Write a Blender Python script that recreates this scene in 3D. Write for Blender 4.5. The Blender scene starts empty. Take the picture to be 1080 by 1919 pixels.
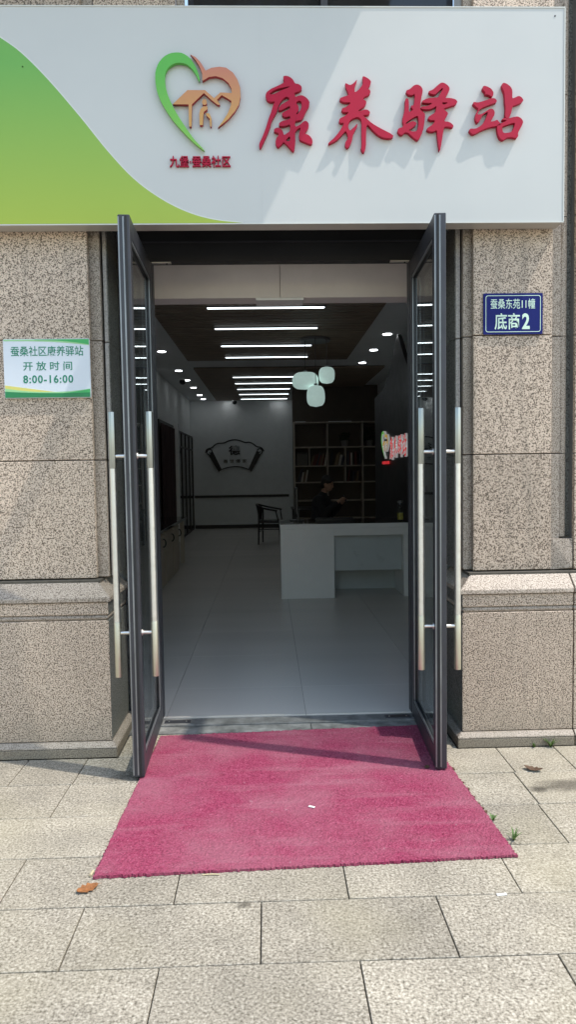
import bpy, bmesh, math, random
from mathutils import Matrix, Vector
random.seed(7)
R = math.radians
SC = bpy.context.scene
COL = SC.collection

# ------------------------------------------------------------------ camera
cam_d = bpy.data.cameras.new('camera'); cam = bpy.data.objects.new('camera', cam_d); COL.objects.link(cam)
rot = Matrix(((0.99947212, 0.01681517, -0.02779817),
              (-0.02872779, 0.05783358, -0.99791282),
              (-0.01517241, 0.99818462, 0.05828612)))
m4 = rot.to_4x4(); m4.translation = Vector((0, 0, 1.45))
# camera looks down its local -Z: columns are the camera's right, up and back axes
cam.matrix_world = m4
cam_d.sensor_fit = 'VERTICAL'; cam_d.sensor_height = 24.0
cam_d.lens = 1320.0 * 24.0 / 1919.0
cam_d.clip_start = 0.05; cam_d.clip_end = 600
SC.camera = cam

# ------------------------------------------------------------------ light
SUN_EL, SUN_AZ = R(62.3), R(20.5)        # azimuth measured from the facade, sun on the right in front
w = bpy.data.worlds.new('World'); SC.world = w; w.use_nodes = True
nt = w.node_tree; nt.nodes.clear()
wo = nt.nodes.new('ShaderNodeOutputWorld'); bg = nt.nodes.new('ShaderNodeBackground'); sky = nt.nodes.new('ShaderNodeTexSky')
sky.sky_type = 'NISHITA'; sky.sun_disc = False; sky.sun_elevation = SUN_EL
sky.sun_rotation = R(90) + SUN_AZ; sky.air_density = 1.7; sky.dust_density = 1.3; sky.ozone_density = 1.0
bg.inputs['Strength'].default_value = 0.15
nt.links.new(sky.outputs[0], bg.inputs[0]); nt.links.new(bg.outputs[0], wo.inputs[0])
sd = bpy.data.lights.new('sun', 'SUN'); sun = bpy.data.objects.new('sun', sd); COL.objects.link(sun)
sd.energy = 2.0; sd.angle = R(0.9); sd.color = (1.0, 0.95, 0.87)
d = Vector((-math.cos(SUN_EL) * math.cos(SUN_AZ), math.cos(SUN_EL) * math.sin(SUN_AZ), -math.sin(SUN_EL)))
sun.rotation_euler = d.to_track_quat('-Z', 'Y').to_euler(); sun.location = (4, -2, 9)
SC.view_settings.view_transform = 'Standard'; SC.view_settings.look = 'None'
SC.view_settings.exposure = 1.02; SC.view_settings.gamma = 1
SC.render.engine = 'CYCLES'
SC.cycles.max_bounces = 10; SC.cycles.transparent_max_bounces = 16; SC.cycles.diffuse_bounces = 5
SC.cycles.use_denoising = True
SC.cycles.sample_clamp_indirect = 4.0
SC.cycles.caustics_reflective = False; SC.cycles.caustics_refractive = False

# ------------------------------------------------------------------ materials
MATS = {}
def newmat(name):
    m = bpy.data.materials.new(name); m.use_nodes = True
    n = m.node_tree.nodes; l = m.node_tree.links
    b = n['Principled BSDF']; MATS[name] = m
    return m, n, l, b
def ramp(n, stops, interp='LINEAR'):
    r = n.new('ShaderNodeValToRGB'); r.color_ramp.interpolation = interp
    e = r.color_ramp.elements
    while len(e) < len(stops): e.new(0.5)
    for i, (p, c) in enumerate(stops):
        e[i].position = p; e[i].color = (*c, 1) if len(c) == 3 else c
    return r
def posn(n):
    return n.new('ShaderNodeNewGeometry').outputs['Position']
def noise(n, l, src, scale, detail=2, rough=0.5, dist=0.0):
    t = n.new('ShaderNodeTexNoise'); t.inputs['Scale'].default_value = scale; t.inputs['Detail'].default_value = detail
    t.inputs['Roughness'].default_value = rough; t.inputs['Distortion'].default_value = dist
    if src is not None: l.new(src, t.inputs['Vector'])
    return t
def mixc(n, l, fac, a, b, mode='MIX'):
    x = n.new('ShaderNodeMix'); x.data_type = 'RGBA'; x.blend_type = mode
    for s, v in ((x.inputs['Factor'], fac), (x.inputs[6], a), (x.inputs[7], b)):
        if hasattr(v, 'is_linked'): l.new(v, s)
        else: s.default_value = v if not isinstance(v, tuple) else (*v, 1)
    return x.outputs[2]
def maprange(n, l, src, a, b, c, d2):
    x = n.new('ShaderNodeMapRange'); l.new(src, x.inputs[0])
    for i, v in enumerate((a, b, c, d2)): x.inputs[i + 1].default_value = v
    return x.outputs[0]
def bump(n, l, b, h, strength=0.3, dist=0.002):
    u = n.new('ShaderNodeBump'); u.inputs['Strength'].default_value = strength; u.inputs['Distance'].default_value = dist
    l.new(h, u.inputs['Height']); l.new(u.outputs[0], b.inputs['Normal'])

def plain(name, col, rough=0.5, metal=0.0, var=0.12, scale=6.0, spec=0.5, bmp=0.0, bscale=200, emis=None, estr=0):
    m, n, l, b = newmat(name)
    p = posn(n); t = noise(n, l, p, scale, 4, 0.6)
    v = maprange(n, l, t.outputs[0], 0.3, 0.7, 1 - var, 1 + var)
    x = n.new('ShaderNodeVectorMath'); x.operation = 'SCALE'; x.inputs[0].default_value = col; l.new(v, x.inputs['Scale'])
    l.new(x.outputs[0], b.inputs['Base Color'])
    b.inputs['Roughness'].default_value = rough; b.inputs['Metallic'].default_value = metal
    b.inputs['Specular IOR Level'].default_value = spec
    rr = maprange(n, l, t.outputs[0], 0.2, 0.8, max(rough - 0.06, 0.02), min(rough + 0.08, 1))
    l.new(rr, b.inputs['Roughness'])
    if bmp:
        t2 = noise(n, l, p, bscale, 2); bump(n, l, b, t2.outputs[0], bmp)
    if emis:
        b.inputs['Emission Color'].default_value = (*emis, 1); b.inputs['Emission Strength'].default_value = estr
    return m

def granite(name, light, mid, dark, scale=155, bright=1.0, rough=0.55, var=0.13):
    m, n, l, b = newmat(name); p = posn(n)
    t = noise(n, l, p, scale, 3, 0.62, 0.4)
    r = ramp(n, [(0.0, dark), (0.43, dark), (0.475, mid), (0.535, light), (0.66, light), (0.72, tuple(min(1, c * 1.18) for c in light))])
    l.new(t.outputs[0], r.inputs[0])
    t2 = noise(n, l, p, scale * 2.3, 2); r2 = maprange(n, l, t2.outputs[0], 0.3, 0.7, 0.88, 1.1)
    t3 = noise(n, l, p, 2.2, 5, 0.6); r3 = maprange(n, l, t3.outputs[0], 0.3, 0.7, 0.92, 1.06)
    oi = n.new('ShaderNodeObjectInfo'); r4 = maprange(n, l, oi.outputs['Random'], 0, 1, (1 - var) * bright, (1 + var) * bright)
    a = n.new('ShaderNodeMath'); a.operation = 'MULTIPLY'; l.new(r2, a.inputs[0]); l.new(r3, a.inputs[1])
    a2 = n.new('ShaderNodeMath'); a2.operation = 'MULTIPLY'; l.new(a.outputs[0], a2.inputs[0]); l.new(r4, a2.inputs[1])
    x = n.new('ShaderNodeVectorMath'); x.operation = 'SCALE'; l.new(r.outputs[0], x.inputs[0]); l.new(a2.outputs[0], x.inputs['Scale'])
    sx = n.new('ShaderNodeSeparateXYZ'); l.new(p, sx.inputs[0]); td = noise(n, l, p, 7, 5, 0.65)
    zz_ = n.new('ShaderNodeMath'); zz_.operation = 'MULTIPLY_ADD'; l.new(td.outputs[0], zz_.inputs[0]); zz_.inputs[1].default_value = -0.5; l.new(sx.outputs[2], zz_.inputs[2])
    f1 = maprange(n, l, zz_.outputs[0], -0.25, 0.0, 0.5, 0.0)
    mp_ = n.new('ShaderNodeMapping'); l.new(p, mp_.inputs[0]); mp_.inputs['Scale'].default_value = (14, 14, 0.9)
    ts = noise(n, l, mp_.outputs[0], 1.0, 4, 0.6); f2 = maprange(n, l, ts.outputs[0], 0.56, 0.74, 0.0, 0.32)
    c1 = mixc(n, l, f2, x.outputs[0], (0.17, 0.145, 0.115)); c2 = mixc(n, l, f1, c1, (0.20, 0.175, 0.135))
    l.new(c2, b.inputs['Base Color']); b.inputs['Roughness'].default_value = rough
    b.inputs['Specular IOR Level'].default_value = 0.35
    bump(n, l, b, t.outputs[0], 0.12, 0.002)
    return m
granite('granite', (0.625, 0.50, 0.395), (0.41, 0.32, 0.245), (0.115, 0.083, 0.060))
granite('granite_trim', (0.48, 0.405, 0.335), (0.35, 0.285, 0.23), (0.17, 0.135, 0.105), scale=175)
granite('granite_base', (0.30, 0.25, 0.19), (0.19, 0.155, 0.115), (0.08, 0.065, 0.05), scale=160, rough=0.7)
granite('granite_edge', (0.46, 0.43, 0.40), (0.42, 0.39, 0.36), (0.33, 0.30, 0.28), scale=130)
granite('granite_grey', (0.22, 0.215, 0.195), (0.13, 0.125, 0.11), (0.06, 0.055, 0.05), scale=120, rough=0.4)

def paver_mat():
    m, n, l, b = newmat('paver'); p = posn(n)
    t = noise(n, l, p, 112, 3, 0.7)
    r = ramp(n, [(0.33, (0.12, 0.104, 0.078)), (0.44, (0.275, 0.242, 0.19)), (0.56, (0.40, 0.358, 0.285)), (0.67, (0.56, 0.51, 0.42))])
    l.new(t.outputs[0], r.inputs[0])
    t3 = noise(n, l, p, 3.0, 6, 0.65); r3 = maprange(n, l, t3.outputs[0], 0.3, 0.7, 0.76, 1.14)
    oi = n.new('ShaderNodeObjectInfo'); r4 = maprange(n, l, oi.outputs['Random'], 0, 1, 0.88, 1.10)
    a = n.new('ShaderNodeMath'); a.operation = 'MULTIPLY'; l.new(r3, a.inputs[0]); l.new(r4, a.inputs[1])
    x = n.new('ShaderNodeVectorMath'); x.operation = 'SCALE'; l.new(r.outputs[0], x.inputs[0]); l.new(a.outputs[0], x.inputs['Scale'])
    # dark scuffs and gum marks with a shape of their own
    t5 = noise(n, l, p, 9.0, 3, 0.6); s = maprange(n, l, t5.outputs[0], 0.66, 0.74, 0, 0.35)
    c = mixc(n, l, s, x.outputs[0], (0.22, 0.20, 0.17))
    # greenish-yellow tint here and there
    t6 = noise(n, l, p, 1.3, 2); s6 = maprange(n, l, t6.outputs[0], 0.5, 0.7, 0, 0.35)
    c = mixc(n, l, s6, c, (0.345, 0.305, 0.195))
    l.new(c, b.inputs['Base Color']); b.inputs['Roughness'].default_value = 0.85; b.inputs['Specular IOR Level'].default_value = 0.2
    bump(n, l, b, t.outputs[0], 0.35, 0.002)
paver_mat()
def ground_mat():
    m, n, l, b = newmat('ground'); p = posn(n)
    br = n.new('ShaderNodeTexBrick'); l.new(p, br.inputs['Vector']); br.inputs['Scale'].default_value = 1.0
    br.inputs['Brick Width'].default_value = 0.6; br.inputs['Row Height'].default_value = 0.31; br.inputs['Mortar Size'].default_value = 0.004
    br.inputs['Color1'].default_value = (0.30, 0.28, 0.235, 1); br.inputs['Color2'].default_value = (0.34, 0.32, 0.27, 1); br.inputs['Mortar'].default_value = (0.1, 0.09, 0.08, 1)
    t = noise(n, l, p, 120, 3); c = mixc(n, l, 0.35, br.outputs[0], t.outputs[0], 'OVERLAY')
    l.new(c, b.inputs['Base Color']); b.inputs['Roughness'].default_value = 0.9
ground_mat()
plain('mortar', (0.085, 0.075, 0.06), 0.95, var=0.3, scale=40)
plain('stone_threshold', (0.17, 0.17, 0.165), 0.6, var=0.45, scale=14, bmp=0.2, bscale=90)
plain('pale_threshold', (0.20, 0.20, 0.19), 0.65, var=0.55, scale=12, bmp=0.2, bscale=90)
plain('door_metal', (0.046, 0.047, 0.055), 0.42, 0.35, var=0.15, scale=10)
plain('door_dark', (0.014, 0.014, 0.016), 0.5, 0.2, var=0.1)
plain('edge_strip', (0.24, 0.25, 0.26), 0.4, 0.7, var=0.2)
plain('rubber', (0.012, 0.012, 0.012), 0.7)
plain('steel_satin', (0.74, 0.72, 0.68), 0.42, 1.0, var=0.06, scale=30)
plain('steel_polish', (0.40, 0.41, 0.375), 0.36, 1.0, var=0.05)  # dark greenish tint stands in for reflections of the unbuilt street
plain('steel_paving_tint', (0.62, 0.59, 0.48), 0.48, 1.0, var=0.05)  # yellowish tint painted in as the mirrored look of the paving
plain('sign_white', (0.535, 0.535, 0.515), 0.38, var=0.025, scale=1.5)
plain('sign_return', (0.50, 0.47, 0.43), 0.4, var=0.08)
plain('sign_edge', (0.62, 0.62, 0.58), 0.4, var=0.02)
plain('sign_red', (0.40, 0.012, 0.042), 0.55, var=0.05, spec=0.2)
plain('logo_red_side', (0.36, 0.025, 0.03), 0.5, var=0.05)
plain('plaque_white', (0.66, 0.70, 0.76), 0.35, var=0.02)
plain('plaque_text', (0.006, 0.20, 0.115), 0.5, var=0.03)
plain('plaque_green', (0.05, 0.40, 0.11), 0.4, var=0.05)
plain('plaque_deep_green', (0.012, 0.21, 0.07), 0.4, var=0.05)
plain('plaque_light_green', (0.32, 0.62, 0.30), 0.4, var=0.05)
plain('plaque_yellow', (0.66, 0.60, 0.16), 0.4, var=0.05)
plain('blue_enamel', (0.006, 0.012, 0.13), 0.5, var=0.05, spec=0.2)
plain('blue_text', (0.62, 0.80, 0.66), 0.4, var=0.02)
plain('int_wall', (0.70, 0.73, 0.73), 0.75, var=0.04)
plain('int_ceiling', (0.80, 0.82, 0.83), 0.8, var=0.03)
plain('bulkhead', (0.74, 0.70, 0.67), 0.6, var=0.04)
plain('slat', (0.27, 0.205, 0.155), 0.55, var=0.2, scale=4)
plain('slat_back', (0.06, 0.048, 0.04), 0.8)
plain('brown_wall', (0.105, 0.082, 0.062), 0.6, var=0.1)
plain('black_board', (0.022, 0.022, 0.024), 0.45, var=0.1)
plain('black_wood', (0.018, 0.015, 0.014), 0.45, var=0.2)
plain('dark_wood', (0.07, 0.04, 0.025), 0.45, var=0.2)
plain('white_lacquer', (0.86, 0.87, 0.86), 0.22, var=0.02)
plain('panel_grey', (0.55, 0.60, 0.61), 0.3, var=0.03)
plain('black_glass', (0.02, 0.022, 0.024), 0.08)
plain('beige_cabinet', (0.42, 0.37, 0.30), 0.5)
plain('shelf_wood', (0.46, 0.40, 0.34), 0.5)
plain('rattan', (0.28, 0.22, 0.16), 0.7, bmp=0.4, bscale=175)
plain('curtain', (0.05, 0.03, 0.03), 0.9, var=0.2)
plain('black_plastic', (0.015, 0.015, 0.016), 0.35)
plain('led', (0.9, 0.95, 1.0), 0.4, emis=(0.86, 0.96, 1.0), estr=1.9)
plain('downlight', (0.9, 0.95, 1.0), 0.4, emis=(0.95, 0.98, 1.0), estr=4.8)
plain('opal', (0.62, 0.72, 0.69), 0.35, emis=(0.62, 0.85, 0.79), estr=0.22)
plain('lamp_grey', (0.20, 0.20, 0.21), 0.4)
plain('paper', (0.75, 0.74, 0.70), 0.8)
plain('dead_leaf', (0.26, 0.10, 0.03), 0.7, var=0.4, scale=80)
plain('brown_leaf', (0.10, 0.055, 0.03), 0.7, var=0.4, scale=80)
plain('weed', (0.09, 0.16, 0.035), 0.6, var=0.3, scale=60)
plain('straw', (0.50, 0.42, 0.26), 0.8)
plain('skin', (0.46, 0.28, 0.20), 0.55)
plain('hair', (0.012, 0.010, 0.009), 0.5)
plain('jacket', (0.016, 0.017, 0.02), 0.85)
plain('yellow_label', (0.45, 0.42, 0.08), 0.4)
plain('concrete', (0.36, 0.33, 0.30), 0.8, var=0.1)
plain('pot', (0.2, 0.19, 0.18), 0.5)
plain('plant_dark', (0.03, 0.05, 0.02), 0.6, var=0.3)
plain('book_dark', (0.06, 0.06, 0.07), 0.7); plain('book_pale', (0.62, 0.58, 0.52), 0.7)
plain('book_red', (0.14, 0.04, 0.035), 0.7); plain('book_tan', (0.22, 0.16, 0.10), 0.7)

def gradient_z(name, z0, c0, z1, c1, rough=0.4, axis=2):
    m, n, l, b = newmat(name); p = posn(n); s = n.new('ShaderNodeSeparateXYZ'); l.new(p, s.inputs[0])
    f = maprange(n, l, s.outputs[axis], z0, z1, 0, 1)
    l.new(mixc(n, l, f, c0, c1), b.inputs['Base Color']); b.inputs['Roughness'].default_value = rough
gradient_z('swoosh', 2.68, (0.37, 0.47, 0.05), 3.45, (0.15, 0.39, 0.07))
gradient_z('logo_green', 3.02, (0.22, 0.50, 0.07), 3.4, (0.10, 0.42, 0.055))
gradient_z('logo_orange', 3.13, (0.56, 0.31, 0.075), 3.42, (0.50, 0.175, 0.105))

def carpet_mat():
    m, n, l, b = newmat('carpet'); p = posn(n)
    t = noise(n, l, p, 140, 3, 0.75)
    r = ramp(n, [(0.30, (0.105, 0.010, 0.030)), (0.48, (0.25, 0.037, 0.080)), (0.60, (0.315, 0.060, 0.114)), (0.75, (0.40, 0.14, 0.195))])
    l.new(t.outputs[0], r.inputs[0])
    # dust: paler, greyer towards well-walked patches
    t2 = noise(n, l, p, 2.6, 5, 0.6); f = maprange(n, l, t2.outputs[0], 0.40, 0.66, 0.0, 0.42)
    mc = n.new('ShaderNodeMapping'); l.new(p, mc.inputs[0]); mc.inputs['Scale'].default_value = (1.1, 6.5, 1); mc.inputs['Rotation'].default_value = (0, 0, 0.12)
    tk = noise(n, l, mc.outputs[0], 1.6, 4, 0.6); fk = maprange(n, l, tk.outputs[0], 0.52, 0.72, 0.0, 0.34)
    c = mixc(n, l, f, r.outputs[0], (0.32, 0.15, 0.18))
    c = mixc(n, l, fk, c, (0.36, 0.17, 0.205))
    t4 = noise(n, l, p, 26, 2); f4 = maprange(n, l, t4.outputs[0], 0.72, 0.78, 0, 0.35)
    c = mixc(n, l, f4, c, (0.40, 0.24, 0.27))
    l.new(c, b.inputs['Base Color']); b.inputs['Roughness'].default_value = 0.9; b.inputs['Specular IOR Level'].default_value = 0.15
    bump(n, l, b, t.outputs[0], 0.7, 0.004)
carpet_mat()

def tile_mat():
    m, n, l, b = newmat('floor_tile'); p = posn(n)
    sc = n.new('ShaderNodeMapping'); l.new(p, sc.inputs[0]); sc.inputs['Scale'].default_value = (0.4, 2.5, 1)
    t = noise(n, l, sc.outputs[0], 1.1, 1, 0.4)
    r = ramp(n, [(0.3, (0.66, 0.625, 0.575)), (0.7, (0.70, 0.66, 0.61))]); l.new(t.outputs[0], r.inputs[0])
    oi = n.new('ShaderNodeObjectInfo'); r4 = maprange(n, l, oi.outputs['Random'], 0, 1, 0.96, 1.04)
    x = n.new('ShaderNodeVectorMath'); x.operation = 'SCALE'; l.new(r.outputs[0], x.inputs[0]); l.new(r4, x.inputs['Scale'])
    l.new(x.outputs[0], b.inputs['Base Color']); b.inputs['Roughness'].default_value = 0.22
    b.inputs['Roughness'].default_value = 0.27
tile_mat()

def glass_mat(name, tint, ior=1.5, rough=0.0):
    m = bpy.data.materials.new(name); m.use_nodes = True; MATS[name] = m
    n = m.node_tree.nodes; l = m.node_tree.links; n.clear()
    o = n.new('ShaderNodeOutputMaterial'); mx = n.new('ShaderNodeMixShader'); tr = n.new('ShaderNodeBsdfTransparent'); g = n.new('ShaderNodeBsdfGlossy')
    f = n.new('ShaderNodeFresnel'); ge = n.new('ShaderNodeNewGeometry'); l.new(maprange(n, l, ge.outputs['Backfacing'], 0, 1, ior, 1 / ior), f.inputs['IOR'])   # pane without refraction: same reflectance entering and leaving
    tr.inputs[0].default_value = (*tint, 1); g.inputs['Roughness'].default_value = rough; g.inputs[0].default_value = (0.95, 0.97, 0.96, 1)
    l.new(f.outputs[0], mx.inputs[0]); l.new(tr.outputs[0], mx.inputs[1]); l.new(g.outputs[0], mx.inputs[2]); l.new(mx.outputs[0], o.inputs[0])
glass_mat('glass', (0.86, 0.885, 0.88))
glass_mat('clear_glass', (0.95, 0.96, 0.95))
plain('window_glass', (0.018, 0.02, 0.022), 0.06)

def stain_mat():
    m = bpy.data.materials.new('stain'); m.use_nodes = True; MATS['stain'] = m
    n = m.node_tree.nodes; l = m.node_tree.links; b = n['Principled BSDF']; o = n['Material Output']
    tc = n.new('ShaderNodeTexCoord'); ln = n.new('ShaderNodeVectorMath'); ln.operation = 'LENGTH'; l.new(tc.outputs['Object'], ln.inputs[0])
    t = noise(n, l, tc.outputs['Object'], 2.6, 5, 0.65)
    a = n.new('ShaderNodeMath'); a.operation = 'ADD'; l.new(ln.outputs['Value'], a.inputs[0]); l.new(t.outputs[0], a.inputs[1])
    f = maprange(n, l, a.outputs[0], 0.75, 1.25, 0.6, 0.0)
    b.inputs['Base Color'].default_value = (0.15, 0.13, 0.10, 1); b.inputs['Roughness'].default_value = 0.8
    tr = n.new('ShaderNodeBsdfTransparent'); mx = n.new('ShaderNodeMixShader')
    l.new(f, mx.inputs[0]); l.new(tr.outputs[0], mx.inputs[1]); l.new(b.outputs[0], mx.inputs[2]); l.new(mx.outputs[0], o.inputs[0])
stain_mat()

# ------------------------------------------------------------------ helpers
def tag(o, label=None, cat=None, group=None, kind=None):
    if label: o['label'] = label
    if cat: o['category'] = cat
    if group: o['group'] = group
    if kind: o['kind'] = kind
    return o
def empty(name, loc=(0, 0, 0), label=None, cat=None, group=None, kind=None, parent=None):
    o = bpy.data.objects.new(name, None); COL.objects.link(o); o.location = loc; o.empty_display_size = 0.1
    if parent: o.parent = parent
    return tag(o, label, cat, group, kind)
def off(p):
    v = Vector((0, 0, 0))
    while p is not None:
        v += Vector(p.location); p = p.parent
    return v
def link(name, me, mat, parent=None, loc=(0, 0, 0), world=True):
    """link a mesh; loc is in world coordinates unless world=False (then in the parent's own axes)"""
    o = bpy.data.objects.new(name, me); COL.objects.link(o)
    if mat and len(me.materials) == 0: me.materials.append(MATS[mat])
    o.location = Vector(loc) - (off(parent) if (parent and world) else Vector((0, 0, 0)))
    if parent: o.parent = parent
    return o
CACHE = {}
def boxmesh(dx, dy, dz, mat, bev=0.0):
    k = (round(dx, 4), round(dy, 4), round(dz, 4), mat, bev)
    if k in CACHE: return CACHE[k]
    bm = bmesh.new(); bmesh.ops.create_cube(bm, size=1.0)
    bmesh.ops.scale(bm, vec=(dx, dy, dz), verts=bm.verts)
    if bev: bmesh.ops.bevel(bm, geom=bm.edges[:], offset=bev, segments=1, affect='EDGES', profile=0.5)
    me = bpy.data.meshes.new('box'); bm.to_mesh(me); bm.free(); me.materials.append(MATS[mat]); CACHE[k] = me
    return me
def box(name, x0, x1, y0, y1, z0, z1, mat, parent=None, bev=0.0, world=True):
    return link(name, boxmesh(abs(x1 - x0), abs(y1 - y0), abs(z1 - z0), mat, bev), None, parent,
                ((x0 + x1) / 2, (y0 + y1) / 2, (z0 + z1) / 2), world)
def pydata(verts, faces):
    me = bpy.data.meshes.new('m'); me.from_pydata(verts, [], faces); me.update(); return me
def smooth(me, ang=40):
    for p in me.polygons: p.use_smooth = True
    me.set_sharp_from_angle(angle=R(ang)); return me
def cyl(name, p0, p1, r0, mat, parent=None, seg=20, r1=None, bev=0.0, world=True):
    p0, p1 = Vector(p0), Vector(p1); r1 = r0 if r1 is None else r1
    L = (p1 - p0).length; bm = bmesh.new()
    bmesh.ops.create_cone(bm, cap_ends=True, segments=seg, radius1=r0, radius2=r1, depth=L)
    if bev:
        ed = [e for e in bm.edges if abs(e.verts[0].co.z - e.verts[1].co.z) < 1e-6]
        bmesh.ops.bevel(bm, geom=ed, offset=bev, segments=2, affect='EDGES', profile=0.5)
    q = (p1 - p0).to_track_quat('Z', 'Y').to_matrix().to_4x4(); bmesh.ops.transform(bm, matrix=q, verts=bm.verts)
    me = bpy.data.meshes.new('cyl'); bm.to_mesh(me); bm.free(); smooth(me)
    return link(name, me, mat, parent, (p0 + p1) / 2, world)
def tube(name, pts, r, mat, parent=None, seg=8, loc=(0, 0, 0), closed=False, world=True, res=4, kind='NURBS'):
    c = bpy.data.curves.new('c', 'CURVE'); c.dimensions = '3D'; c.bevel_depth = r; c.bevel_resolution = 2; c.use_fill_caps = True
    c.resolution_u = res
    s = c.splines.new('POLY' if kind == 'POLY' else 'NURBS'); s.points.add(len(pts) - 1)
    for p, q in zip(s.points, pts): p.co = (*q, 1)
    if kind != 'POLY': s.order_u = 3; s.use_endpoint_u = True
    s.use_cyclic_u = closed
    return link(name, smooth(curve_mesh(c)), mat, parent, loc, world)
def curve_mesh(c):
    o = bpy.data.objects.new('tmp', c); COL.objects.link(o)
    dg = bpy.context.evaluated_depsgraph_get(); me = bpy.data.meshes.new_from_object(o.evaluated_get(dg))
    bpy.data.objects.remove(o); bpy.data.curves.remove(c)
    me.materials.clear(); return me
def plate(groups, depth, bev=0.0):
    """groups: list of (outer, holes) in plane (u, v); returns a mesh in XZ extruded along Y, front face at y=0 and back at y=+depth"""
    bmj = bmesh.new()
    for outer, holes in groups:
        c = bpy.data.curves.new('c', 'CURVE'); c.dimensions = '2D'; c.fill_mode = 'BOTH'; c.extrude = depth / 2; c.bevel_depth = bev; c.bevel_resolution = 0
        if bev: c.extrude = depth / 2 - bev; c.offset = -bev
        for poly in [outer] + list(holes):
            s = c.splines.new('POLY'); s.points.add(len(poly) - 1); s.use_cyclic_u = True
            for p, q in zip(s.points, poly): p.co = (q[0], q[1], 0, 1)
        me = curve_mesh(c)
        bmj.from_mesh(me); bpy.data.meshes.remove(me)
    # XY -> XZ, extrusion axis to Y
    bmesh.ops.transform(bmj, matrix=Matrix(((1, 0, 0, 0), (0, 0, -1, depth / 2), (0, 1, 0, 0), (0, 0, 0, 1))), verts=bmj.verts)
    me = bpy.data.meshes.new('plate'); bmj.to_mesh(me); bmj.free(); return me
def roundoff(poly, it=1):
    for _ in range(it):
        out = []
        n = len(poly)
        for i in range(n):
            a, b2 = poly[i], poly[(i + 1) % n]
            out.append((a[0] * .78 + b2[0] * .22, a[1] * .78 + b2[1] * .22)); out.append((a[0] * .22 + b2[0] * .78, a[1] * .22 + b2[1] * .78))
        poly = out
    return poly
def textmesh(body, x0, x1, z0, z1, depth, bold=0.0, spacing=1.0):
    c = bpy.data.curves.new('t', 'FONT'); c.body = body; c.size = 1.0; c.extrude = 0.02; c.offset = bold; c.space_character = spacing; c.resolution_u = 3
    me = curve_mesh(c)
    xs = [v.co.x for v in me.vertices]; ys = [v.co.y for v in me.vertices]
    a, b2, c2, d2 = min(xs), max(xs), min(ys), max(ys)
    for v in me.vertices:
        x = x0 + (v.co.x - a) / (b2 - a) * (x1 - x0); z = z0 + (v.co.y - c2) / (d2 - c2) * (z1 - z0)
        v.co = (x, -v.co.z / 0.04 * depth - depth / 2 + depth, z)   # front at y=0, back at y=depth
    for v in me.vertices: pass
    return me
def prism(name, p0, p1, nrm, profile, m0, m1, mat, parent, world=True):
    """profile [(offset outward, z)] swept from p0 to p1 (xy), mitred at the ends by m0/m1"""
    p0, p1, nrm = Vector((*p0, 0)), Vector((*p1, 0)), Vector((*nrm, 0)); d_ = (p1 - p0).normalized()
    vs = []; k = len(profile)
    for (p, m) in ((p0, m0), (p1, m1)):
        for o_, z in profile: vs.append(p + nrm * o_ + d_ * (m * o_) + Vector((0, 0, z)))
    fs = [tuple(range(k)), tuple(range(2 * k - 1, k - 1, -1))] + [(i, i + k, (i + 1) % k + k, (i + 1) % k) for i in range(k)]
    c = (p0 + p1) / 2; me = pydata([v - c for v in vs], fs)
    bm = bmesh.new(); bm.from_mesh(me); bmesh.ops.recalc_face_normals(bm, faces=bm.faces)
    bmesh.ops.bevel(bm, geom=bm.edges[:], offset=0.0025, segments=1, affect='EDGES'); bm.to_mesh(me); bm.free()
    return link(name, me, mat, parent, c, world)

# ------------------------------------------------------------------ ground
gm = pydata([(-150, -150, -0.016), (150, -150, -0.016), (150, 150, -0.016), (-150, 150, -0.016)], [(0, 1, 2, 3)])
tag(link('ground', gm, 'ground'), kind='structure')
pave = empty('pavement', (0, 2, 0), kind='structure')
def seq(a, step, lo=-3.3, hi=3.4):
    k = math.floor((lo - a) / step); out = []
    while a + k * step < hi: out.append(a + k * step); k += 1
    return out
rows = [(0.45, 0.76, seq(-0.046, .595)), (0.76, 1.07, seq(.25, .595)), (1.07, 1.38, seq(-.05, .595)), (1.38, 1.69, seq(-0.046, .595)),
        (1.69, 2.0, seq(-0.344, .593)), (2.0, 2.302, seq(-0.046, .594)), (2.302, 2.613, seq(-0.343, .595)),
        (2.613, 2.932, seq(1.142, .595)), (2.932, 3.25, [-3.3, -2.73, -2.14, -1.545, -0.95, -0.355, 0.24, 0.69, 1.15, 1.745, 2.34, 2.94]),
        (3.25, 3.548, seq(1.16, .3005))]
bed = pydata([(-3.3, .3, -.011), (3.4, .3, -.011), (3.4, 3.9, -.011), (-3.3, 3.9, -.011)], [(0, 1, 2, 3)])
link('joint_bed', bed, 'mortar', pave)
for ri, (y0, y1, js) in enumerate(rows):
    for a, b2 in zip(js[:-1], js[1:]):
        g = 0.0022
        o = box('paver', a + g, b2 - g, y0 + g, y1 - g, -0.05, 0.0, 'paver', pave, 0.0016)
        o.location.z += random.uniform(-.0018, .0); o.rotation_euler = (random.uniform(-.002, .002), random.uniform(-.002, .002), random.uniform(-.0015, .0015))
for a, b2 in zip([-0.79, -.46, -.16, .14, .44, .7], [-.462, -.162, .138, .438, .698, .96]):
    box('paver', a, b2, 3.5525, 3.85, -0.05, -0.002, 'paver', pave, 0.0016)
def disc(name, x, y, rx, ry, z, mat, parent, rot_=0):
    n_ = 28; vs = [(0, 0, 0)] + [(math.cos(i / n_ * 6.2832), math.sin(i / n_ * 6.2832), 0) for i in range(n_)]
    o = link(name, pydata(vs, [(0, i + 1, (i + 1) % n_ + 1) for i in range(n_)]), mat, parent, (x, y, z)); o.scale = (rx, ry, 1); o.rotation_euler.z = rot_
    return o
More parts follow.
